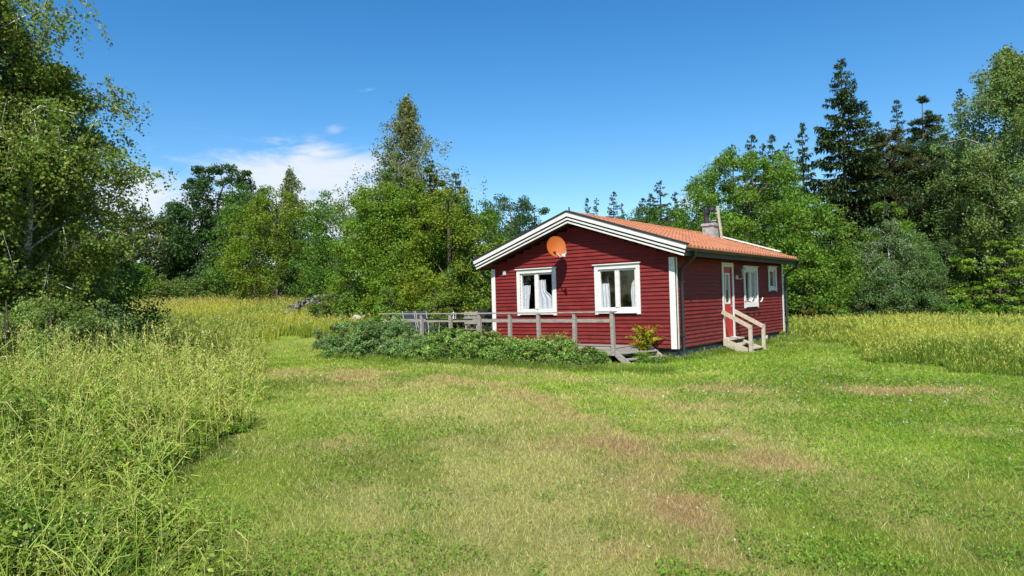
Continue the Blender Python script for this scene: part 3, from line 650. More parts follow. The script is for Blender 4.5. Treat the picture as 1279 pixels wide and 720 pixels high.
# chimney
ch = MB(); cx_, cy_ = XM+.56, 8.72
ch.box(cx_-.22, cx_+.22, cy_-.27, cy_+.27, 3.3, 4.02); ch = ch.build('chimney', M['stack'], house)
b = MB(); b.box(cx_-.26, cx_+.26, cy_-.31, cy_+.31, 4.021, 4.12); b.build('chimney_cap', M['stack'], ch)
b = MB(); b.tube([(cx_-.12, cy_-.1, 4.11), (cx_-.12, cy_-.1, 4.36), (cx_-.11, cy_-.1, 4.56), (cx_-.04, cy_-.1, 4.62), (cx_+.10, cy_-.12, 4.66), (cx_+.2, cy_-.12, 4.63)], [.10, .10, .115, .125, .12, .10], 12); b.build('cowl', M['roofblack'], ch)
b = MB(); b.tube([(cx_+.12, cy_+.1, 4.11), (cx_+.12, cy_+.1, 4.22)], .06, 10); b.tube([(cx_+.12, cy_+.1, 4.22), (cx_+.12, cy_+.1, 4.25)], .11, 10); b.build('flue_pipe', M['stack'], ch)
b = MB(); b.bar((cx_+.40, cy_+.1, 3.50), (cx_+.26, cy_+.1, 4.78), .07, .07, up=(0,1,0)); b.build('chimney_pole', M['pale_wood'], house)

# ------------------------------------------------------------------ satellite dish
dish = at_house('satellite_dish', 3.30, -.62, .309+2.86, label='round orange satellite dish on an arm under the front gable', cat='satellite dish')
nd = Vector((.74, -.67, .30)).normalized()
q = nd.to_track_quat('Z', 'Y').to_matrix()
def dl(x, y, z): return q @ Vector((x, y, z))
b = MB(); nr, ns = 8, 40; V = []
for i in range(nr+1):
    r = i/nr
    for j in range(ns): t = 2*math.pi*j/ns; V.append(dl(.27*r*math.cos(t), .31*r*math.sin(t), .075*r*r-.075))
V2 = [Vector(p)-nd*.006 for p in V]
Fc = [(i*ns+j, i*ns+(j+1) % ns, (i+1)*ns+(j+1) % ns, (i+1)*ns+j) for i in range(nr) for j in range(ns)]
b.add(V, Fc, True); b.add(V2, Fc, True)
rimp = [dl(.272*math.cos(t), .312*math.sin(t), 0) for t in np.linspace(0, 2*math.pi, 41)]
b.build('reflector', M['dish'], dish, fix=False)
b = MB(); b.tube(rimp, .007, 6, False); b.build('rim', M['dish'], dish)
b = MB(); s0 = dl(0, -.20, -.02); e0 = dl(.11, -.42, .34); b.tube([s0, dl(.05, -.36, .12), e0], .014, 8); b.build('feed_arm', M['plate'], dish)
b = MB(); a0 = e0+Vector((0,0,.01)); b.tube([a0, a0+(dl(0,.05,-.1))], [.032, .028], 10); b.tube([a0+dl(0,.05,-.1), a0+dl(0,.06,-.13)], [.045, .045], 10); b.build('receiver', M['white'], dish)
b = MB(); b.tube([dl(-.05, -.17, -.05), dl(-.06,-.19,.04)], .018, 8); b.box(-.07, -.01, -.08, -.02, -.22, -.14); b.build('cable_clamp', M['black'], dish)
b = MB(); b.tube([-nd*.08, -nd*.17, Vector((-.13, .30, -.10)), Vector((-.12, .575, -.10))], .02, 8); b.box(-.18, -.06, .565, .588, -.2, 0); b.build('mount', M['plate'], dish)

# ------------------------------------------------------------------ wall lamp beside the door
lamp = at_house('wall_lamp', 0, 4.35, .309+1.9, label='old carriage lantern on a curved arm beside the front door', cat='lamp')
b = MB(); b.tube([(.03, 0, 0), (.10, .03, -.06), (.18, .08, -.05), (.22, .12, .02)], .013, 8); b.tube([(.03,0,-.06),(.045,0,.06)], .05, 10); b.build('arm', M['plate'], lamp)
b = MB(); b.tube([(.22, .12, .02), (.22, .12, .06), (.22, .12, .24)], [.03, .055, .085], 6); b.build('lantern_glass', M['plate'], lamp)
b = MB(); b.tube([(.22, .12, .242), (.22, .12, .29), (.22,.12,.33)], [.10, .04, .012], 6); b.build('lantern_roof', M['plate'], lamp)

# ------------------------------------------------------------------ timber steps at the door
st = at_house('entrance_steps', 0, 3.55, 0, label='pale timber steps with two sloping handrails at the side door', cat='steps')
g0 = .0
for yy in (-.50, .50):
    b = MB(); b.prism([(.06, yy-.022, .40), (.06, yy-.022, .18), (.62, yy-.022, -.06), (1.10, yy-.022, -.06), (1.10, yy-.022, -.02)], (0, .044, 0)); b.build('stringer', M['pale_wood'], st)
    b = MB(); b.box(.84, .93, yy-.045+(.068 if yy > 0 else -.068), yy+.045+(.068 if yy > 0 else -.068), -.1, .76); b.build('post', M['pale_wood'], st)
    b = MB(); o = (.068 if yy > 0 else -.068); b.bar((.04, yy+o*.0+(.0), 1.17), (.90, yy+(.0), .70), .036, .115); b.build('handrail', M['pale_wood'], st)
for (x0, z0) in ((.08, .36), (.36, .22), (.66, .09)):
    b = MB(); b.box(x0, x0+.26, -.475, .475, z0-.02, z0+.018); b.build('tread', M['pale_wood'], st)

# ------------------------------------------------------------------ weathered deck along the front
OD = 1.36
dk = at_house('wooden_deck', 0, 0, 0, label='weathered grey timber deck with open railing along the front of the cottage', cat='deck')
DZ = .37
b = MB(); 
nb = 14
for k in range(nb):
    y0 = -OD+k*((OD-.06)/nb); b.box(-W_-.1, -1.06, y0, y0+(OD-.06)/nb-.008, DZ-.03, DZ)
for k in range(30):
    y0 = -OD+k*.0943; b.box(-10.3, -W_-.108, y0, y0+.086, DZ-.03, DZ)
b.build('deck_boards', M['grey_wood'], dk)
b = MB(); b.box(-9.9, -1.10, -OD-.005, -OD+.04, DZ-.18, DZ-.031); b.box(-1.14, -1.10, -OD+.045, -.07, DZ-.18, DZ-.031); b.box(-9.9, -9.86, -OD+.045, 1.4, DZ-.18, DZ-.031); b.build('rim_joist', M['grey_wood'], dk)
pu = [1.09, 2.26, 3.42, 4.45, 5.58, 6.75, 8.03, 9.30]
for k, u in enumerate(pu):
    b = MB(); x_ = -u; z_b = .20 if k == 0 else -.05; tp = 1.30 if k == 0 else 1.275; lean = [.0, .015, -.01, .02, 0, -.01, .02, 0][k]
    b.prism([(x_-.045, -OD-.095, z_b), (x_+.045, -OD-.095, z_b), (x_+.045, -OD-.006, z_b), (x_-.045, -OD-.006, z_b)], (lean-(.02 if k == 0 else 0), 0, tp-z_b)); b.build('post', M['grey_wood'], dk)
RT = [(-1.0, 1.315), (-3.4, 1.305), (-5.6, 1.318), (-8.0, 1.328), (-10.0, 1.35)]
for i in range(4):
    b = MB(); b.bar((RT[i][0]-.002, -OD-.05, RT[i][1]), (RT[i+1][0]+.002, -OD-.05, RT[i+1][1]), .13, .034); b.build('top_rail', M['grey_wood'], dk)
for i, (a, c) in enumerate(((-1.14, -3.42), (-3.43, -5.9), (-5.6, -7.98), (-7.9, -9.9))):
    dd = -OD+.014+(.027 if i == 2 else 0); b = MB(); b.bar((a, dd, 1.085+.01*i), (c, dd, 1.09+.012*i), .026, .10 if i else .09); b.build('middle_rail', M['grey_wood'], dk)
# end steps
es = at_house('deck_steps', 1.08, 0, 0, label='low weathered grey steps overgrown with weeds at the right end of the deck', cat='steps')
def skew(y): return (y+OD)/(OD-.12)*.42        # the steps leave the deck at a slant
for yy in (-OD-.02, -.14):
    k = skew(yy); b = MB(); b.prism([(-.06+k, yy-.02, .40), (-.06+k, yy-.02, .24), (.30+k, yy-.02, -.05), (.50+k, yy-.02, -.05), (.50+k, yy-.02, -.01)], (0, .045, 0)); b.build('stringer', M['pale_wood' if yy > -1 else 'grey_wood'], es)
def slat(x0, x1, z0, z1, nm):
    a, c = -OD+.03, -.165; b = MB(); b.prism([(x0+skew(a), a, z0), (x1+skew(a), a, z0), (x1+skew(c), c, z0), (x0+skew(c), c, z0)], (0, 0, z1-z0)); b.build(nm, M['grey_wood'], es)
slat(-.03, .0, .16, .34, 'riser'); slat(.04, .20, .235, .27, 'tread'); slat(.27, .44, .085, .125, 'tread'); slat(.22, .25, -.03, .11, 'riser')
b = MB(); a, c = -OD+.0, -.08; b.prism([(.0-.10, a, DZ-.03), (skew(a)-.04, a, DZ-.03), (skew(c)-.04, c, DZ-.03), (.0-.10, c, DZ-.03)], (0, 0, .03)); b.build('landing', M['grey_wood'], es)

# deck furniture
def chair(u, s, rot, label):
    t = at_house('patio_chair', u, s, DZ, label=label, cat='chair', group='slate blue chairs on the deck'); t.rotation_euler.z += rot
    for (lx, ly) in ((-.25,-.22),(.25,-.22),(-.25,.24),(.25,.24)):
        b = MB(); b.tube([(lx*1.05, ly*1.1, 0), (lx, ly, .40)], .014, 6); b.build('leg', M['plate'], t)
    b = MB(); b.box(-.26,.26,-.25,.25,.39,.46); b.build('seat', M['cushion'], t)
    b = MB(); b.prism([(-.26,-.24,.50),(.26,-.24,.50),(.26,-.34,1.0),(-.26,-.34,1.0)], (0,.05,.012)); b.build('backrest', M['cushion'], t)
    for sg in (-1,1):
        b = MB(); b.tube([(sg*.275,-.23,.42),(sg*.275,-.345,1.03)], .013, 6); b.tube([(sg*.29,-.25,.64),(sg*.29,.22,.64),(sg*.27,.24,.40)], .015, 6); b.build('arm_frame', M['plate'], t)
    return t
chair(9.9, .1, .05, 'slate blue padded patio chair at the far left end of the deck')
chair(9.25, .12, -.08, 'slate blue padded patio chair, the one nearer the lantern')
tb = at_house('patio_table', 7.3, -.1, DZ, label='black patio table standing on the deck behind the railing', cat='table')
b = MB(); b.box(-.65,.65,-.42,.42,.70,.735); b.build('tabletop', M['roofblack'], tb)
for lx in (-.58,.58):
    for ly in (-.36,.36): b = MB(); b.box(lx-.03,lx+.03,ly-.03,ly+.03,0,.70); b.build('leg', M['roofblack'], tb)
gr = at_house('garden_bench', 7.2, .85, DZ, label='dark slatted garden bench with high back behind the black table', cat='bench')
b = MB()
for k in range(5): b.box(-.8,.8,.22+k*.012,.245+k*.012,.5+k*.11,.59+k*.11)
b.build('backrest', M['roofblack'], gr)
b = MB()
for k in range(4): b.box(-.8,.8,-.28+k*.12,-.18+k*.12,.42,.445)
b.build('seat', M['roofblack'], gr)
for lx in (-.74,.74):
    for ly in (-.24,.22): b = MB(); b.box(lx-.03,lx+.03,ly-.03,ly+.03,0,.419 if ly < 0 else .5); b.build('leg', M['roofblack'], gr)
wc = at_house('wooden_chair', 6.62, -.85, DZ, label='weathered slatted wooden chair on the deck beside the left corner of the cottage', cat='chair')
b = MB()
for k in range(3): b.box(-.26,.26,.20,.225,.60+k*.14,.70+k*.14)
b.build('backrest', M['grey_wood'], wc)
b = MB(); b.box(-.26,.26,-.24,.19,.42,.45); b.build('seat', M['grey_wood'], wc)
for lx in (-.23,.23):
    b = MB(); b.box(lx-.025,lx+.025,-.22,-.17,0,.419); b.build('leg', M['grey_wood'], wc)
    b = MB(); b.box(lx-.025,lx+.025,.228,.27,0,1.0); b.build('leg', M['grey_wood'], wc)
lt = at_house('lantern', 7.72, -.25, DZ+.737, label='small white lantern standing on the black patio table', cat='lantern')
b = MB(); b.box(-.06,.06,-.06,.06,0,.02); 
for a in (-.05,.05):
    for c in (-.05,.05): b.box(a-.008,a+.008,c-.008,c+.008,.02,.17)
b.build('frame', M['white'], lt)
b = MB(); b.tube([(0,0,.17),(0,0,.22),(0,0,.25)],[.085,.03,.01],4); b.build('lid', M['white'], lt)
b = MB(); b.tube([(0,0,.02),(0,0,.11)],.03,10); b.build('candle', M['white'], lt)

# ================================================================== trees and shrubs
OAK = np.array([.040,.080,.017]); LIME = np.array([.095,.160,.016]); MID = np.array([.065,.120,.018]); BIR = np.array([.085,.120,.030])
SPR = np.array([.033,.058,.015]); PIN = np.array([.045,.066,.022]); WIL = np.array([.070,.105,.040]); GRY = np.array([.080,.135,.040])

def clump_leaves(cc, rc, nper, size, col, flat=.7, droop=0, hue=.25, asp=.6):
    """leaves spread through each clump, denser near its skin"""
    n = len(cc); j = np.repeat(np.arange(n), nper); m_ = len(j)
    d = rdir(m_); d[:, 2] = d[:, 2]*flat; k = rng.random(m_)**.42
    p = cc[j]+d*(k*rc[j])[:, None]
    p[:, 2] -= droop*rng.random(m_)**1.5*rc[j]
    nrm = unit(d*.75+rdir(m_)*.8+np.array([0,0,.45])); t = unit(np.cross(nrm, rdir(m_)))
    s_ = size*(.65+.7*rng.random(m_))
    cl = 1.6*(1+hue*(rng.random(n)-.5))[:, None]*np.stack([1+.25*(rng.random(n)-.45), np.ones(n), 1+.3*(rng.random(n)-.5)], 1)
    c = col*cl[j]*(.6+.75*rng.random(m_))[:, None]
    return leafquads(p, t, nrm, s_, s_*asp), c

PROF = {
 'round': lambda t: np.sqrt(np.clip(1-(2*t-.85)**2/1.55, .02, 1)),
 'dome':  lambda t: np.sqrt(np.clip(1-(t*.96)**2.4, .02, 1))*(.8+.2*np.clip(t*4, 0, 1)),
 'egg':   lambda t: np.clip(np.sin(np.pi*np.clip(t*.9+.08, 0, 1)**.75), .22, 1),
 'spire': lambda t: np.clip((1-t)**.75*1.05, .06, 1)*np.clip(.5+t*5, 0, 1),
}
def crown(Hh, base, Rr, prof, nc, rc, irregular=.28, inner=.35):
    t = rng.random(nc*3); pr = PROF[prof](t); keep = rng.random(nc*3) < pr**1.2/pr.max(); t = t[keep][:nc]; n = len(t); pr = PROF[prof](t)
    a = rng.random(n)*2*np.pi; ph = rng.random(4)*6.28
    lob = 1+irregular*(.5*np.sin(2*a+ph[0]+t*3)+.35*np.sin(3*a+ph[1]-t*5)+.4*np.sin(5*t*3+ph[2]+a))
    k = inner+(1-inner)*rng.random(n)**.45
    rr = Rr*pr*lob*k
    c = np.stack([rr*np.cos(a), rr*np.sin(a), base+t*(Hh-base)], 1)
    return c, rc*(.65+.7*rng.random(n))*(.38+.62*pr)
def limbs(mb, Hh, base, cc, tr, nl, lean=(0,0), top=.985):
    pts = []; rad = []; kk = 9
    wob = rng.normal(size=(kk, 2))*tr*.5
    for i in range(kk):
        f = i/(kk-1); z = -.3+(Hh*top+.3)*f; pts.append((lean[0]*f+wob[i,0]*f, lean[1]*f+wob[i,1]*f, z)); rad.append(tr*(1-f)**.8*(1.0+.35*max(0, 1-f*9))+.012)
    mb.tube(pts, rad, 9)
    sel = rng.choice(len(cc), min(nl, len(cc)), replace=False)
    for s_ in sel:
        e = cc[s_]; r = math.hypot(e[0], e[1]); z0 = max(base*.6, e[2]-r*.75-.3); z0 = min(z0, Hh*top*.92); f = (z0+.3)/(Hh*top+.3)
        i = f*(kk-1); i0 = int(min(max(i, 0), kk-2)); g = i-i0
        a = np.array(pts[i0])*(1-g)+np.array(pts[i0+1])*g
        m_ = a*.5+e*.5+np.array([0,0,.12*r])+rng.normal(size=3)*.06*r; r0 = (tr*(1-f)**.8)*.45+.012
        mb.tube([a, m_, e], [r0, r0*.6, .010], 5, False)
def place(root, crown_me, trunk_mb, leafm, bark):
    link('crown', crown_me, M[leafm], root); trunk_mb.build('trunk', M[bark], root, fix=False)
TN = 0
def broad(name, label, px, dep, top_px, Rr, prof='round', col=MID, base=.0, nc=150, rc=.9, nper=120, size=.13, tr=.18, bark='bark', group=None, cat='tree', irregular=.28, flat=.7, inner=.35, droop=0, nl=26, dx=0, asp=.6, Hh=None, cols=None):
    x = X(px, dep)+dx; z = Hs(x, dep)
    if Hh is None: Hh = (376.-.0268*(px-640)-top_px)/F*dep+EYE-z
    root = empty(name, (x, dep, z-.02), label=label, cat=cat, group=group)
    cc, rr = crown(Hh-rc*.15, base, Rr, prof, nc, rc, irregular, inner)
    if cols is not None: V = []
    V, c = clump_leaves(cc, rr, nper, size, col, flat, droop, asp=asp)
    mb = MB(); limbs(mb, Hh, base, cc, tr, nl)
    place(root, mesh_np('crown', V, 4, c), mb, 'leaf', bark); return root

def birch(name, label, x, y, Hh, Rr, base, nb, nst, lps, size, tr, col=BIR, lean=(0,0), limb=.45, cat='birch tree', group=None, shape=1.):
    """upswept limbs that end in hanging strings of small leaves"""
    z = Hs(x, y); root = empty(name, (x, y, z-.02), label=label, cat=cat, group=group)
    mb = MB(); kk = 12; wob = np.cumsum(rng.normal(size=(kk, 2))*tr*.28, 0); pts = []
    for i in range(kk):
        f = i/(kk-1); pts.append(np.array([lean[0]*f+wob[i,0], lean[1]*f+wob[i,1], -.3+(Hh*.93+.3)*f]))
    rad = [tr*(1-i/(kk-1))**.9+.015 for i in range(kk)]; mb.tube(pts, rad, 10)
    P = []; Cc = []; starts = []
    for b_ in range(nb):
        f = (base+(Hh*.98-base)*(b_+rng.random())/nb)/Hh; i = f*(kk-1); i0 = min(int(i), kk-2); a = pts[i0]*(1-(i-i0))+pts[i0+1]*(i-i0)
        t = (f*Hh-base)/(Hh-base); ln = Rr*(max(math.sin(math.pi*min(1, t*.82+.16))**.8, .12))*((.25+1.35*rng.random())*((1-t)*1.15+.10) if shape > 1 else (.65+.6*rng.random())); az_ = b_*2.4+rng.normal()*.4
        o = np.array([math.cos(az_), math.sin(az_), 0]); rise = ln*limb*(.6+.8*rng.random())
        q = [a, a+o*ln*.35+np.array([0,0,rise*.55]), a+o*ln*.72+np.array([0,0,rise*.95]), a+o*ln+np.array([0,0,rise*.82])]
        r0 = rad[i0]*.27+.008; mb.tube(q, [r0, r0*.62, r0*.35, .006], 5, False)
        for s_ in range(nst):
            g = .18+.85*rng.random()**.8; g = min(g, .999); k_ = min(int(g*3), 2); gg = g*3-k_
            starts.append(q[k_]*(1-gg)+q[k_+1]*gg+rng.normal(size=3)*np.array([.30,.30,.18])*ln*.42*(.3+g))
    S = np.array(starts); n = len(S); j = np.repeat(np.arange(n), lps); f = rng.random(len(j)); hang = (.25+.75*rng.random(n))*(.55 if Hh < 9 else .95)
    dr = rng.normal(size=(n, 2))*.22
    p = S[j]+np.stack([dr[j,0]*f, dr[j,1]*f, -hang[j]*f**1.2], 1)+rng.normal(size=(len(j), 3))*.045*size/.05
    nrm = unit(rdir(len(j))+np.array([0,-.1,.25])); t = unit(np.cross(nrm, rdir(len(j)))); s_ = size*(.7+.6*rng.random(len(j)))
    cl = 1.5*(.8+.4*rng.random(n))[:, None]*np.stack([1+.3*(rng.random(n)-.4), np.ones(n), np.ones(n)], 1)
    c = col*cl[j]*(.6+.75*rng.random(len(j)))[:, None]
    for k_ in rng.choice(n, min(n, 500), replace=False):
        e = S[k_]; mb.tube([e+np.array([0,0,.05]), e+np.array([dr[k_,0]*.5, dr[k_,1]*.5, -hang[k_]*.45]), e+np.array([dr[k_,0], dr[k_,1], -hang[k_]])], [.006,.004,.002], 3, False)
    place(root, mesh_np('crown', leafquads(p, t, nrm, s_, s_*.75), 4, c), mb, 'leaf', 'birchbark'); return root

def spruce_mesh(Hh, Rr, base=.3, lv=None, per=7, col=SPR, dens=1.0, sprig=.34, open_=0.):
    lv = lv or int(Hh/.27); P = []; T = []; Lh = []; mb = MB(); tr = Hh*.011+.05
    mb.tube([(0,0,-.3), (0,0,Hh*.5), (0,0,Hh)], [tr, tr*.55, .012], 8)
    for k in range(lv):
        f = 1-(1-(k+rng.random()*.5)/lv)**1.2; z = base+(Hh-base)*f
        ln0 = Rr*((1-f)**.72)*(.92+.1*math.sin(k*1.7))+.10
        for b_ in range(max(3, int(per*(.6+.4*(1-f))))):
            if rng.random() < open_: continue
            a = rng.random()*6.283; ln = ln0*(.62+.5*rng.random()); o = np.array([math.cos(a), math.sin(a), 0.]); sd = np.array([-o[1], o[0], 0.])
            dr = (.42-.55*f)*ln; n = max(9, int(ln*20*dens)); s_ = .12+.88*rng.random(n)**.8
            zz = z-dr*s_+.30*ln*(s_**3)*.5
            spread = ln*.30*(1-s_*.75)+.05
            lat = (rng.random(n)*2-1)*spread
            p = np.stack([o[0]*ln*s_+sd[0]*lat, o[1]*ln*s_+sd[1]*lat, zz-np.abs(lat)*.35-.05*rng.random(n)], 1)
            t = unit(o[None]*.8+sd[None]*(np.sign(lat)*.55)[:, None]+np.array([0,0,-.5+1.15*f])+rng.normal(size=(n,3))*.22)
            P.append(p); T.append(t); Lh.append(np.full(n, min(1., .30+ln*.40)))
            if ln > .5: mb.tube([(0,0,z), tuple(o*ln*.5+np.array([0,0,z-dr*.5])), tuple(o*ln*.95+np.array([0,0,z-dr*.9+.12*ln]))], [.025+.008*ln, .018, .006], 3, False)
    p = np.concatenate(P); t = np.concatenate(T); q = np.concatenate(Lh); n = len(p)
    nrm = unit(np.cross(t, rdir(n)*.5+np.cross(t, np.array([0,0,1.])[None]))); nrm[nrm[:,2] < 0] *= -1
    s1 = sprig*q*(.6+.7*rng.random(n)); V = leafquads(p, t, nrm, s1, s1*.34)
    # a second blade hanging under each sprig
    t2 = unit(t*.5+np.array([0,0,-.9])+rng.normal(size=(n,3))*.2); V2 = leafquads(p+t2*s1[:, None]*.3, t2, rdir(n), s1*.8, s1*.26)
    cl = 1.35*(.55+.9*rng.random(n))[:, None]; tip = (rng.random(n) < .25)[:, None]*np.array([.012,.022,.002])
    c = col*cl+tip
    return mesh_np('crown', np.concatenate([V, V2]), 4, np.concatenate([c, c*.8])), mb
def trunk_only(mb):
    me = bpy.data.meshes.new('trunk'); me.from_pydata(mb.v, [], mb.f); me.polygons.foreach_set('use_smooth', mb.sm); return me
def spruce(name, label, px, dep, top_px, Rr, protos=None, group=None, dx=0, cat='spruce tree', **k):
    x = X(px, dep)+dx; z = Hs(x, dep); Hh = (376.-.0268*(px-640)-top_px)/F*dep+EYE-z
    root = empty(name, (x, dep, z-.02), rng.random()*6, label=label, cat=cat, group=group)
    if protos is None:
        cm, mb = spruce_mesh(Hh, Rr, **k); place(root, cm, mb, 'needle', 'bark')
    else:
        cm, tm, H0, R0 = protos; s_ = Hh/H0
        Rr = Rr*1.3; c = link('crown', cm, M['needle'], root); t = link('trunk', tm, M['bark'], root)
        for o in (c, t): o.scale = (Rr/R0, Rr/R0, s_)
    return root
def pine(name, label, px, dep, top_px, Rr, base, nc=60, rc=.8, nper=150, size=.20, col=PIN, group=None, prof='egg', tr=.17, nl=40, dx=0):
    x = X(px, dep)+dx; z = Hs(x, dep); Hh = (376.-.0268*(px-640)-top_px)/F*dep+EYE-z
    root = empty(name, (x, dep, z-.02), label=label, cat='pine tree', group=group)
    cc, rr = crown(Hh-rc*.4, base, Rr, prof, nc, rc, .35, .45)
    j = np.repeat(np.arange(len(cc)), nper); n = len(j); d = rdir(n); d[:,2] = np.abs(d[:,2])*.8-.25
    k = rng.random(n)**.5; p = cc[j]+d*(k*rr[j])[:, None]*np.array([1,1,.85]); t = unit(d+rdir(n)*.5+np.array([0,0,.5])); nrm = np.cross(t, rdir(n))
    s_ = size*(.6+.7*rng.random(n)); c = 1.35*col*(.6+.8*rng.random(n))[:, None]*(.8+.4*rng.random(len(cc)))[j][:, None]
    mb = MB(); limbs(mb, Hh, base, cc, tr, nl)
    place(root, mesh_np('crown', leafquads(p, t, nrm, s_, s_*.22), 4, c), mb, 'needle', 'pinebark'); return root

# ---- left edge: two big birches close by, with undergrowth
birch('birch_tree', 'largest drooping birch, cut off by the left edge of the photo', -12.6, 15.2, 10.6, 2.7, .6, 74, 56, 32, .074, .16, lean=(.4,0), col=np.array([.108,.155,.028]))
birch('birch_tree', 'birch with boughs hanging out over the meadow right of the largest birch', -11.7, 16.2, 8.6, 2.35, .4, 60, 48, 32, .074, .12, lean=(.5,.2), col=np.array([.108,.155,.028]))
birch('birch_tree', 'dark birch filling in low behind the big pair at the left edge', -15.2, 19.5, 8.0, 2.8, .3, 50, 40, 30, .10, .15, col=np.array([.065,.105,.020]))
broad('broadleaf_tree', 'dark leafy undergrowth tree under the big birches at the left', 50, 19.5, 270, 2.2, 'dome', OAK*1.3, .1, 110, .7, 150, .10, .08)
broad('broadleaf_tree', 'dark small tree at the right foot of the big birches', 112, 21, 285, 1.7, 'dome', OAK*1.4, .1, 90, .6, 150, .10, .08)
broad('shrub', 'grey green bush under the drooping birches, rightmost one beside the meadow', 128, 15.5, 372, .85, 'dome', np.array([.12,.17,.05]), .1, 60, .32, 150, .055, .03, cat='bush')
broad('shrub', 'low dark bush in the tall grass at the foot of the big birches', 62, 14.2, 364, 1.1, 'dome', np.array([.10,.15,.035]), .1, 70, .34, 150, .055, .03, cat='bush')
broad('shrub', 'pale green bush at the left edge rising over the tall grass', 8, 12.8, 372, .9, 'dome', np.array([.13,.19,.045]), .1, 60, .3, 150, .05, .03, cat='bush')

# ---- far left tree line
pine('pine_tree', 'brownish dark pine behind the lime green bushes left of the oak', 183, 58, 268, 4.2, .8, 120, 1.1, 170, .36, np.array([.050,.052,.022]), prof='dome')
pine('pine_tree', 'dark pine half hidden behind the birch boughs', 140, 52, 255, 4.0, .8, 90, 1.1, 150, .36, np.array([.032,.040,.016]), prof='dome')
spruce('spruce_tree', 'small dark spruce between the brownish pine and the oak', 214, 60, 275, 1.9, col=SPR*1.2, sprig=.5)
broad('shrub', 'round lime green bush at the far edge of the left meadow', 168, 46, 328, 1.5, 'dome', LIME*.9, .1, 70, .55, 150, .13, .06, cat='bush')
broad('shrub', 'low olive bush between the lime green bush and the oak', 208, 47, 343, 1.6, 'dome', np.array([.075,.11,.022]), .1, 60, .5, 130, .13, .05, cat='bush')
broad('oak_tree', 'tall dark green oak with sky showing through its rounded crown', 277, 56, 206, 4.4, 'round', np.array([.027,.058,.013]), 1.0, 260, .80, 150, .20, .28, irregular=.10, cat='oak tree', inner=.2)
broad('oak_tree', 'lower dark oak leaning out left of the tall oak', 236, 57, 250, 3.0, 'round', np.array([.030,.060,.015]), .8, 110, .85, 130, .20, .2, irregular=.4, cat='oak tree')
broad('broadleaf_tree', 'dull green tree low under the right side of the tall oak', 288, 50, 296, 2.2, 'dome', np.array([.045,.080,.022]), .1, 90, .65, 140, .15, .12)
broad('shrub', 'pale green shrub row at the meadow edge in front of the oak', 243, 47, 346, 1.7, 'dome', np.array([.070,.115,.022]), .05, 60, .45, 140, .13, .05, cat='bush')
x_ = X(362, 52); birch('birch_tree', 'slim pale birch rising behind the lime green round tree', x_, 52, 11.2, 1.9, 3.2, 40, 12, 13, .15, .10, shape=2, col=np.array([.10,.135,.045]), limb=.8)
broad('broadleaf_tree', 'mid green tree behind the lime green one, seen to its left', 318, 48, 232, 3.0, 'round', np.array([.050,.105,.015]), .4, 120, .85, 150, .16, .15)
broad('broadleaf_tree', 'broad lime green tree standing at the far edge of the left meadow', 347, 43, 240, 2.9, 'round', np.array([.090,.135,.012]), .25, 170, .75, 170, .125, .15, irregular=.2)
broad('broadleaf_tree', 'darker green low tree right of the lime green one, above the stone heap', 386, 43, 272, 2.0, 'dome', np.array([.050,.095,.018]), .2, 100, .6, 150, .125, .1)
spruce('spruce_tree', 'tiny far spruce top between the lime green tree and the big thicket', 400, 62, 262, 1.9, col=SPR*1.5, sprig=.5)
broad('broadleaf_tree', 'mid green tree at the left shoulder of the big thicket', 432, 40, 240, 2.8, 'round', np.array([.062,.125,.016]), .2, 140, .75, 160, .12, .15)
# ---- big thicket left of the cottage
x_ = X(511, 36); birch('birch_tree', 'tall slender birch, highest point of the thicket left of the cottage', x_, 36, 12.5, 2.9, 1.4, 100, 17, 16, .105, .10, shape=2, col=np.array([.110,.135,.045]), limb=.9)
broad('broadleaf_tree', 'mid green tree wrapped round the foot of the tall slender birch', 500, 34.8, 188, 1.9, 'egg', np.array([.066,.115,.022]), 1.0, 150, .55, 150, .11, .10)
broad('broadleaf_tree', 'dull green tree between the two young pines and the middle maple', 545, 33.2, 208, 1.7, 'egg', np.array([.062,.105,.020]), 1.0, 130, .55, 150, .11, .10)
spruce('pine_tree', 'young pine with upright shoots right of the slender birch', 541, 34, 198, 2.3, cat='pine tree', col=np.array([.060,.085,.022]), sprig=.36, base=1.5)
spruce('pine_tree', 'second young pine, lower and further right in the thicket', 572, 34, 214, 2.2, cat='pine tree', col=np.array([.050,.078,.020]), sprig=.36, base=1.5)
spruce('spruce_tree', 'narrow spruce just left of the slender birch in the thicket', 488, 36, 186, 2.6, col=SPR*2.0, sprig=.34)
broad('maple_tree', 'broad bright green maple in the left part of the thicket', 480, 33.0, 222, 2.4, 'dome', np.array([.085,.150,.014]), .2, 190, .62, 190, .105, .15, cat='maple tree', irregular=.22)
broad('maple_tree', 'bright green maple in the middle of the thicket below the birch', 518, 32, 228, 2.2, 'dome', np.array([.082,.145,.014]), .2, 170, .58, 190, .10, .13, cat='maple tree')
broad('maple_tree', 'yellow green maple in the right part of the thicket behind the deck', 562, 30.5, 232, 2.2, 'dome', np.array([.105,.150,.014]), .2, 170, .58, 190, .10, .13, cat='maple tree')
broad('broadleaf_tree', 'green tree closing the thicket against the left corner of the cottage', 598, 31, 246, 1.8, 'dome', np.array([.062,.120,.016]), .2, 120, .55, 180, .10, .1)
broad('broadleaf_tree', 'leafy tree at the left foot of the thicket beside the stone heap', 446, 37.5, 296, 1.6, 'dome', np.array([.072,.130,.018]), .15, 100, .45, 180, .09, .08)
broad('shrub', 'light green sapling in front of the dark hollow behind the deck', 543, 27.4, 358, .7, 'round', np.array([.105,.16,.02]), .5, 30, .28, 120, .075, .03, cat='bush')
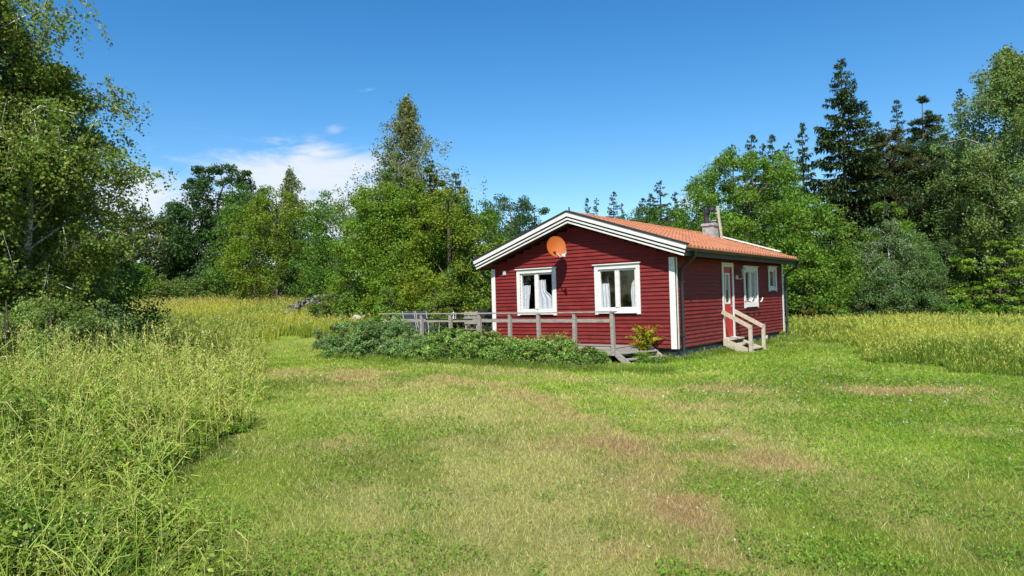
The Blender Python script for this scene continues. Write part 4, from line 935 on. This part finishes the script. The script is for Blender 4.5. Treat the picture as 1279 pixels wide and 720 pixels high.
broad('shrub', 'bright bush under the trees at the left end of the deck', 486, 27.6, 356, .7, 'dome', np.array([.085,.145,.016]), .1, 40, .3, 130, .075, .03, cat='bush')
broad('shrub', 'small green bush half hiding the left side of the stone heap', 402, 32.6, 368, .7, 'dome', np.array([.085,.135,.02]), .1, 36, .25, 120, .08, .03, cat='bush')
broad('shrub', 'small green bush in front of the right side of the stone heap', 437, 32.2, 364, .7, 'dome', np.array([.07,.125,.018]), .1, 36, .25, 120, .08, .03, cat='bush')
# ---- behind the roof
broad('broadleaf_tree', 'bluish dark tree seen far off between the thicket and the left roof slope', 640, 66, 240, 3.3, 'round', np.array([.036,.068,.026]), 1.5, 110, 1.0, 140, .20, .2, irregular=.35)
broad('broadleaf_tree', 'dark green tree far off, just left of the gable', 668, 68, 256, 3.0, 'round', np.array([.036,.066,.022]), 1.5, 90, 1.0, 130, .20, .2)
broad('broadleaf_tree', 'green tree low between the thicket and the left eave', 612, 55, 262, 2.6, 'dome', np.array([.055,.10,.02]), .5, 100, .85, 140, .17, .15)
_cm, _mb = spruce_mesh(11, 2.2, col=SPR*1.4, sprig=.5, per=6); SP = (_cm, trunk_only(_mb), 11, 2.2)
_cm, _mb = spruce_mesh(10, 1.9, col=SPR*1.25, sprig=.5, per=6, open_=.2); SP2 = (_cm, trunk_only(_mb), 10, 1.9)
far_sp = [(736,246,1.5,'thin far spruce top nearest the roof peak'),(748,246,1.7,'second thin far spruce top right of the roof peak'),(769,238,1.9,'lone pointed far spruce above the front third of the roof'),(779,252,1.4,'stunted far spruce just right of the lone pointed one'),
          (805,246,2.0,'low far spruce left of the tallest spruce above the roof'),(828,224,2.9,'tallest far spruce above the middle of the roof'),(815,240,2.0,'narrow far spruce hugging the left side of the tallest one above the roof'),(846,238,2.4,'blunt far spruce just right of the tallest one above the roof'),
          (858,247,1.9,'far spruce top above the roof nearest the chimney')]
for i, (px, ty, r_, lb) in enumerate(far_sp):
    spruce('spruce_tree', lb, px, 72+rng.random()*4, ty, r_, SP if i % 2 == 0 else SP2, group='far spruces above the roof')
for px, ty, r_, lb in ((785,262,3.6,'rounded mid green tree above the front half of the roof'),(812,256,3.6,'fuller green tree above the middle of the roof'),(838,258,3.6,'green tree filling in below the blunt far spruce'),(868,268,3.4,'paler green tree just left of the chimney')):
    broad('broadleaf_tree', lb, px, 62, ty, r_, 'dome', np.array([.050,.095,.018])*(1.15 if px == 868 else 1), .3, 110, 1.0, 130, .19, .15)
# ---- right of the roof
broad('broadleaf_tree', 'large bright green tree behind the chimney and the right end of the roof', 935, 36, 186, 3.9, 'dome', np.array([.080,.150,.016]), .3, 330, .75, 200, .115, .22, irregular=.16)
broad('broadleaf_tree', 'bright green tree standing at the right rear corner of the cottage', 1000, 34.5, 246, 2.8, 'dome', np.array([.076,.142,.018]), .2, 190, .65, 190, .11, .15, irregular=.2)
broad('broadleaf_tree', 'green tree directly behind the chimney, lower left part of the bright mass', 897, 37, 218, 2.2, 'dome', np.array([.062,.122,.018]), .3, 120, .65, 180, .115, .15)
for i, (px, ty, r_, lb) in enumerate(((920,178,1.7,'spruce top peeping over the left shoulder of the bright green tree'),(944,166,1.9,'highest of the spruce tops peeping over the bright green tree'),(958,176,1.5,'stubby spruce top between the two highest over the bright green tree'),(970,166,1.8,'slim spruce top left of the last one before the giant spruce'),(990,176,2.0,'last spruce top before the giant spruce'),(1008,150,1.7,'thin dark spruce spire touching the left side of the giant spruce'))):
    spruce('spruce_tree', lb, px, 46, ty, r_, SP if i % 2 else SP2, group='spruce tops over the bright green tree')
spruce('spruce_tree', 'giant dark spruce, tallest tree in the middle of the right-hand forest', 1060, 40, 70, 3.9, col=SPR*1.05, sprig=.42, per=9, dens=1.1)
spruce('spruce_tree', 'shorter dark spruce on the right flank of the giant spruce', 1088, 41.5, 128, 2.8, col=SPR*1.05, sprig=.42, per=8)
spruce('spruce_tree', 'dark spruce with a slim tip left of the tall pine', 1128, 45, 122, 2.4, col=SPR*1.1, sprig=.42)
pine('pine_tree', 'tall pine with a loose tufted top in the right-hand forest', 1160, 43, 113, 2.7, 3.5, 190, .70, 130, .30, np.array([.042,.066,.024]), prof='spire', tr=.18)
pine('pine_tree', 'olive pine between the giant spruce and the tall tufted pine', 1118, 41, 150, 2.5, 3.0, 150, .80, 150, .30, np.array([.050,.062,.018]), tr=.18)
spruce('spruce_tree', 'dark spruce standing between the giant spruce and the olive pine', 1102, 43, 150, 3.0, col=SPR, sprig=.42, per=8)
spruce('spruce_tree', 'dark broad spruce filling the gap right of the tall tufted pine', 1180, 46, 140, 3.2, col=SPR*.9, sprig=.42, per=8)
spruce('spruce_tree', 'bluish pointed spruce left of the birch at the right edge', 1208, 45, 108, 2.3, col=np.array([.026,.048,.024]), sprig=.42)
pine('pine_tree', 'shorter pine in front of the bluish spruce', 1188, 42, 170, 2.1, 3.5, 80, .8, 140, .30, np.array([.040,.060,.020]), tr=.16)
x_ = X(1276, 33.5); birch('birch_tree', 'tall weeping birch at the right edge of the photo', x_, 33.5, 14.6, 3.0, 1.0, 110, 34, 24, .105, .13, col=np.array([.110,.165,.040]), limb=.35)
x_ = X(1222, 36); birch('birch_tree', 'olive green birch in front of the bluish spruce, left of the weeping birch', x_, 36, 9.2, 2.2, 1.0, 90, 34, 24, .11, .08, col=np.array([.095,.145,.035]), limb=.6)
broad('broadleaf_tree', 'dark green alder in the shade between the pines and the weeping birch', 1186, 41, 172, 3.2, 'round', np.array([.026,.055,.016]), .5, 160, .85, 150, .15, .2)
broad('broadleaf_tree', 'dark tree low behind the willow bushes', 1142, 41, 205, 3.2, 'round', np.array([.026,.055,.014]), .3, 150, .85, 150, .15, .2)
broad('broadleaf_tree', 'dark low tree behind the bright maple at the right edge', 1238, 39, 215, 3.2, 'dome', np.array([.028,.055,.014]), .2, 150, .8, 150, .14, .15)
broad('broadleaf_tree', 'fresh green tree in front of the giant spruce', 1108, 37.5, 242, 2.1, 'egg', np.array([.072,.135,.016]), .5, 110, .6, 170, .11, .12)
broad('willow_tree', 'grey green willow bush at the forest edge below the giant spruce', 1082, 34.5, 300, 1.6, 'dome', GRY, .1, 120, .45, 190, .09, .08, cat='willow tree', asp=.42)
x_ = X(1112, 34); birch('birch_tree', 'young birch with a thin white stem among the willow bushes', x_, 34, 5.6, 1.3, .8, 36, 20, 18, .085, .06, col=GRY*1.05, limb=.5)
broad('willow_tree', 'broad grey green willow bush, middle one of three at the forest edge', 1140, 34, 290, 1.6, 'dome', GRY*.95, .1, 120, .45, 190, .09, .08, cat='willow tree', asp=.42)
broad('willow_tree', 'darker willow bush right of the broad grey green one', 1182, 35, 296, 1.5, 'dome', GRY*.72, .1, 110, .45, 180, .09, .08, cat='willow tree', asp=.42)
broad('maple_tree', 'bright yellow green maple with separate leaf tiers at the right edge', 1248, 32.5, 298, 1.9, 'dome', np.array([.100,.165,.018]), .15, 120, .40, 130, .11, .08, cat='maple tree', flat=.35, irregular=.4)
broad('shrub', 'bright green rounded shrub at the foot of the dark forest', 1218, 32.3, 374, 1.2, 'dome', np.array([.070,.150,.018]), .05, 60, .3, 150, .08, .03, cat='bush')
broad('shrub', 'low bright shrub beside the willow bushes, left of the rounded one', 1182, 32.6, 380, .9, 'dome', np.array([.065,.130,.018]), .05, 45, .26, 140, .08, .03, cat='bush')
broad('shrub', 'low green shrub at the right edge beneath the yellow green maple', 1268, 32.2, 380, .9, 'dome', np.array([.075,.130,.03]), .05, 45, .26, 140, .08, .03, cat='bush')
broad('shrub', 'yellowish weedy shrub between the rear corner of the cottage and the willow', 1028, 33, 378, 1.1, 'dome', np.array([.14,.155,.025]), .05, 50, .26, 140, .08, .02, cat='bush')

# far woodland closing the gaps between the trunks
n = 900; a = (rng.random(n)*2-1)*1.05; d_ = 84+rng.random(n)*16; x = np.sin(a)*d_*1.2; y = np.cos(a)*d_*.6+d_*.45; t = rng.random(n)**1.1
zt = np.where(x > 6, 7.5, 3.6)*(.6+.7*vnoise(x, y, 7, 5)); cc = np.stack([x, y, H(x, y)+t*zt], 1); rr = 1.1+.9*rng.random(n)
V, c = clump_leaves(cc, rr, 130, .34, np.array([.030,.055,.018]), .8)
tag(link('far_woodland', mesh_np('far_woodland', V, 4, c), M['leaf']), label='dark mass of far woodland behind the nearer trees', cat='woodland', kind='stuff')
# shade-loving undergrowth under the right-hand forest
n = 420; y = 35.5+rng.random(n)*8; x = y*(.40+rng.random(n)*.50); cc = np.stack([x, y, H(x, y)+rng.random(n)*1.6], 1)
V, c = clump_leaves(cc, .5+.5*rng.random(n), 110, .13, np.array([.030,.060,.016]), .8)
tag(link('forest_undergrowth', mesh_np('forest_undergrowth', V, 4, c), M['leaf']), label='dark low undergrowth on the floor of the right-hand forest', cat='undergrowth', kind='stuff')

# ---- shrubs along the deck
def hxy(u, s): return HC[0]+u*WV[0]+s*SV[0], HC[1]+u*WV[1]+s*SV[1]
def deckbush(name, label, u, s, h, r, col, nc=70, size=.06, cat='bush', rc=.16, nper=110, stretch=1.0, leafm='leaf', red=0):
    x, y = hxy(u, s); root = empty(name, (x, y, Hs(x, y)-.02), RZ, label=label, cat=cat)
    cc, rr = crown(h-rc*.4, .05, r, 'dome', int(nc*1.5), rc, .30, .15); cc[:, 0] *= stretch
    V, c = clump_leaves(cc, rr, nper, size, col, .8, hue=.7)
    # arching shoots that stand out of the mound
    ns = int(nc*.9); S = cc[rng.integers(len(cc), size=ns)]; d = unit(S*np.array([1,1,0])+np.array([0,0,h*.9])+rng.normal(size=(ns,3))*.25*h); q = 22; j = np.repeat(np.arange(ns), q); f = rng.random(len(j))
    ln = (.15+.28*rng.random(ns))*min(1, h/.7); p = S[j]+d[j]*(ln[j]*f)[:, None]+np.array([0,0,-.10])*(f**2)[:, None]+rng.normal(size=(len(j),3))*.016
    nr = unit(rdir(len(j))+np.array([0,0,.7])); s1 = size*(.5+.6*rng.random(len(j)))*(1-.4*f)
    V = np.concatenate([V, leafquads(p, np.cross(nr, rdir(len(j))), nr, s1, s1*.55)]); c = np.concatenate([c, 1.7*col*(.6+.8*rng.random(len(j)))[:, None]])
    if red:
        k = (rng.random(len(c)) < red*1.5) & (V.reshape(-1,4,3)[:,0,2] > h*.80); c[k] = np.array([.34,.13,.06])*(.6+.8*rng.random(k.sum()))[:, None]
    mb = MB()
    for k in range(16):
        e = cc[rng.integers(len(cc))]; mb.tube([(e[0]*.35, e[1]*.35, -.05), tuple(e*.6), tuple(e)], [.012,.008,.003], 4, False)
    link('foliage', mesh_np('foliage', V, 4, c), M['leaf'], root); mb.build('stems', M['bark'], root, fix=False)
BLU = np.array([.080,.130,.040]); BG2 = np.array([.095,.155,.032])
deckbush('bramble_bush', 'blue green bramble mound, leftmost of the bushes along the deck, sloping down to the lawn', 10.4, -2.1, 1.12, 1.35, BLU*1.25, 110, stretch=1.25)
deckbush('bramble_bush', 'tall blue green bramble mound in front of the two slate blue chairs', 8.9, -2.2, 1.28, 1.10, BLU*1.25, 110, stretch=1.1)
deckbush('bramble_bush', 'blue green bramble mound with pale dead twigs left of the gap in the bushes', 7.6, -2.3, .78, .80, BLU*1.4, 80)
deckbush('rose_bush', 'green rose bush just right of the gap, before the left corner of the cottage', 5.95, -2.15, .95, .85, BG2*1.2, 90)
deckbush('rose_bush', 'green rose bush with reddish tips below the left front window', 4.75, -2.15, .88, .85, BG2*1.25, 90, red=.10)
deckbush('rose_bush', 'green rose bush with reddish tips between the two front windows', 3.55, -2.1, .70, .80, BG2*1.35, 80, red=.12)
deckbush('rose_bush', 'yellowish green rose bush below the left half of the right front window', 2.55, -2.05, .76, .70, BG2*1.3, 80, red=.15)
deckbush('rose_bush', 'small end bush at the rightmost posts, next to the deck steps', 1.75, -1.95, .48, .55, BG2, 60, red=.08)
deckbush('weed_clump', 'low weeds in the gap under the open railing', 6.75, -2.6, .38, .7, BG2*1.1, 40, rc=.10)
# fern-like yellow plant growing through the end steps
x, y = hxy(.72, -.45); root = empty('fern', (x, y, 0), RZ, label='yellow green fern with orange tips growing out of the deck steps', cat='fern')
V = []; Cc = []; mb = MB()
for k in range(26):
    a = rng.random()*6.283; ln = .35+.75*rng.random(); hh = .30+.50*rng.random()**.7; o = np.array([math.cos(a), math.sin(a), 0])*ln*.55
    s_ = np.linspace(0, 1, 26); pth = o[None]*(s_**1.4)[:, None]+np.array([0,0,1.])*(hh*np.sin(s_*1.9)/.95)[:, None]; pth[:, 2] += .08
    n = 26*4; j = np.repeat(np.arange(26), 4); t = unit(rdir(n)*.7+np.array([0,0,.3])+o[None]); wdt = .085*np.sin(np.pi*np.clip(s_[j]*.9+.08, 0, 1))+.02
    V.append(leafquads(pth[j]+t*wdt[:, None]*.4, t, rdir(n), wdt, wdt*.35))
    yc = np.array([.38,.42,.03]) if rng.random() < .65 else np.array([.34,.17,.03]); Cc.append(yc*(.6+.7*rng.random(n))[:, None]); mb.tube([tuple(q) for q in pth[::5]], .004, 4, False)
link('fronds', mesh_np('fronds', np.concatenate(V), 4, np.concatenate(Cc)), M['leaf'], root); mb.build('stems', M['bark'], root, fix=False)
deckbush('weed_clump', 'low green weeds sprouting from the treads of the deck steps', .68, -.75, .30, .22, np.array([.09,.15,.02]), 30, .04, rc=.1, nper=90, cat='weeds')
deckbush('weed_clump', 'green weeds at the foot of the deck steps', .25, -1.0, .17, .40, np.array([.075,.14,.02]), 30, .04, rc=.1, nper=90, cat='weeds')

# ---- heap of field stones
def rock_mesh(seed):
    import bmesh
    r = np.random.default_rng(seed); bm = bmesh.new()
    for p in unit(r.normal(size=(16, 3)))*np.array([1, .75, .55]): bm.verts.new(p*(.8+.35*r.random()))
    bmesh.ops.convex_hull(bm, input=bm.verts); bmesh.ops.delete(bm, geom=[v for v in bm.verts if not v.link_faces], context='VERTS')
    bmesh.ops.bevel(bm, geom=bm.edges[:], offset=.05, segments=1, affect='EDGES')
    me = bpy.data.meshes.new('stone'); bm.to_mesh(me); bm.free(); return me
RM = [rock_mesh(k) for k in range(6)]
cnt = 0
for k in range(420):
    dep = 33+rng.random()*4; px = 355+rng.random()*150; x = X(px, dep)
    cx0 = X(420, 35); e = 1-((x-cx0)/2.7)**2-((dep-35.0)/2.0)**2
    if e < .02: continue
    top = 1.0*e**.7; s_ = .10+.17*rng.random()**1.5
    for lay in (1.,):
        o = bpy.data.objects.new('field_stone', RM[rng.integers(6)]); C.objects.link(o)
        if not o.data.materials: o.data.materials.append(M['rock'])
        o.location = (x+rng.normal()*.1, dep+rng.normal()*.1, Hs(x, dep)+top*lay+.02); o.scale = (s_*1.3, s_, s_*.7); o.rotation_euler = (rng.normal()*.5, rng.normal()*.5, rng.random()*6)
        tag(o, 'angular grey stone in the heap left of the thicket', 'stone', 'grey stones of the field stone heap'); cnt += 1
for (px, dep, s_, lb) in ((446, 31.0, .42, 'large pale slab of stone at the right foot of the stone heap'), (427, 31.6, .28, 'small pale stone left of the large pale slab')):
    x = X(px, dep); o = bpy.data.objects.new('field_stone', RM[2].copy()); C.objects.link(o); o.data.materials.clear(); o.data.materials.append(M['palerock'])
    o.location = (x, dep, Hs(x, dep)+.35); o.scale = (s_, s_, s_*.7); tag(o, lb, 'stone')
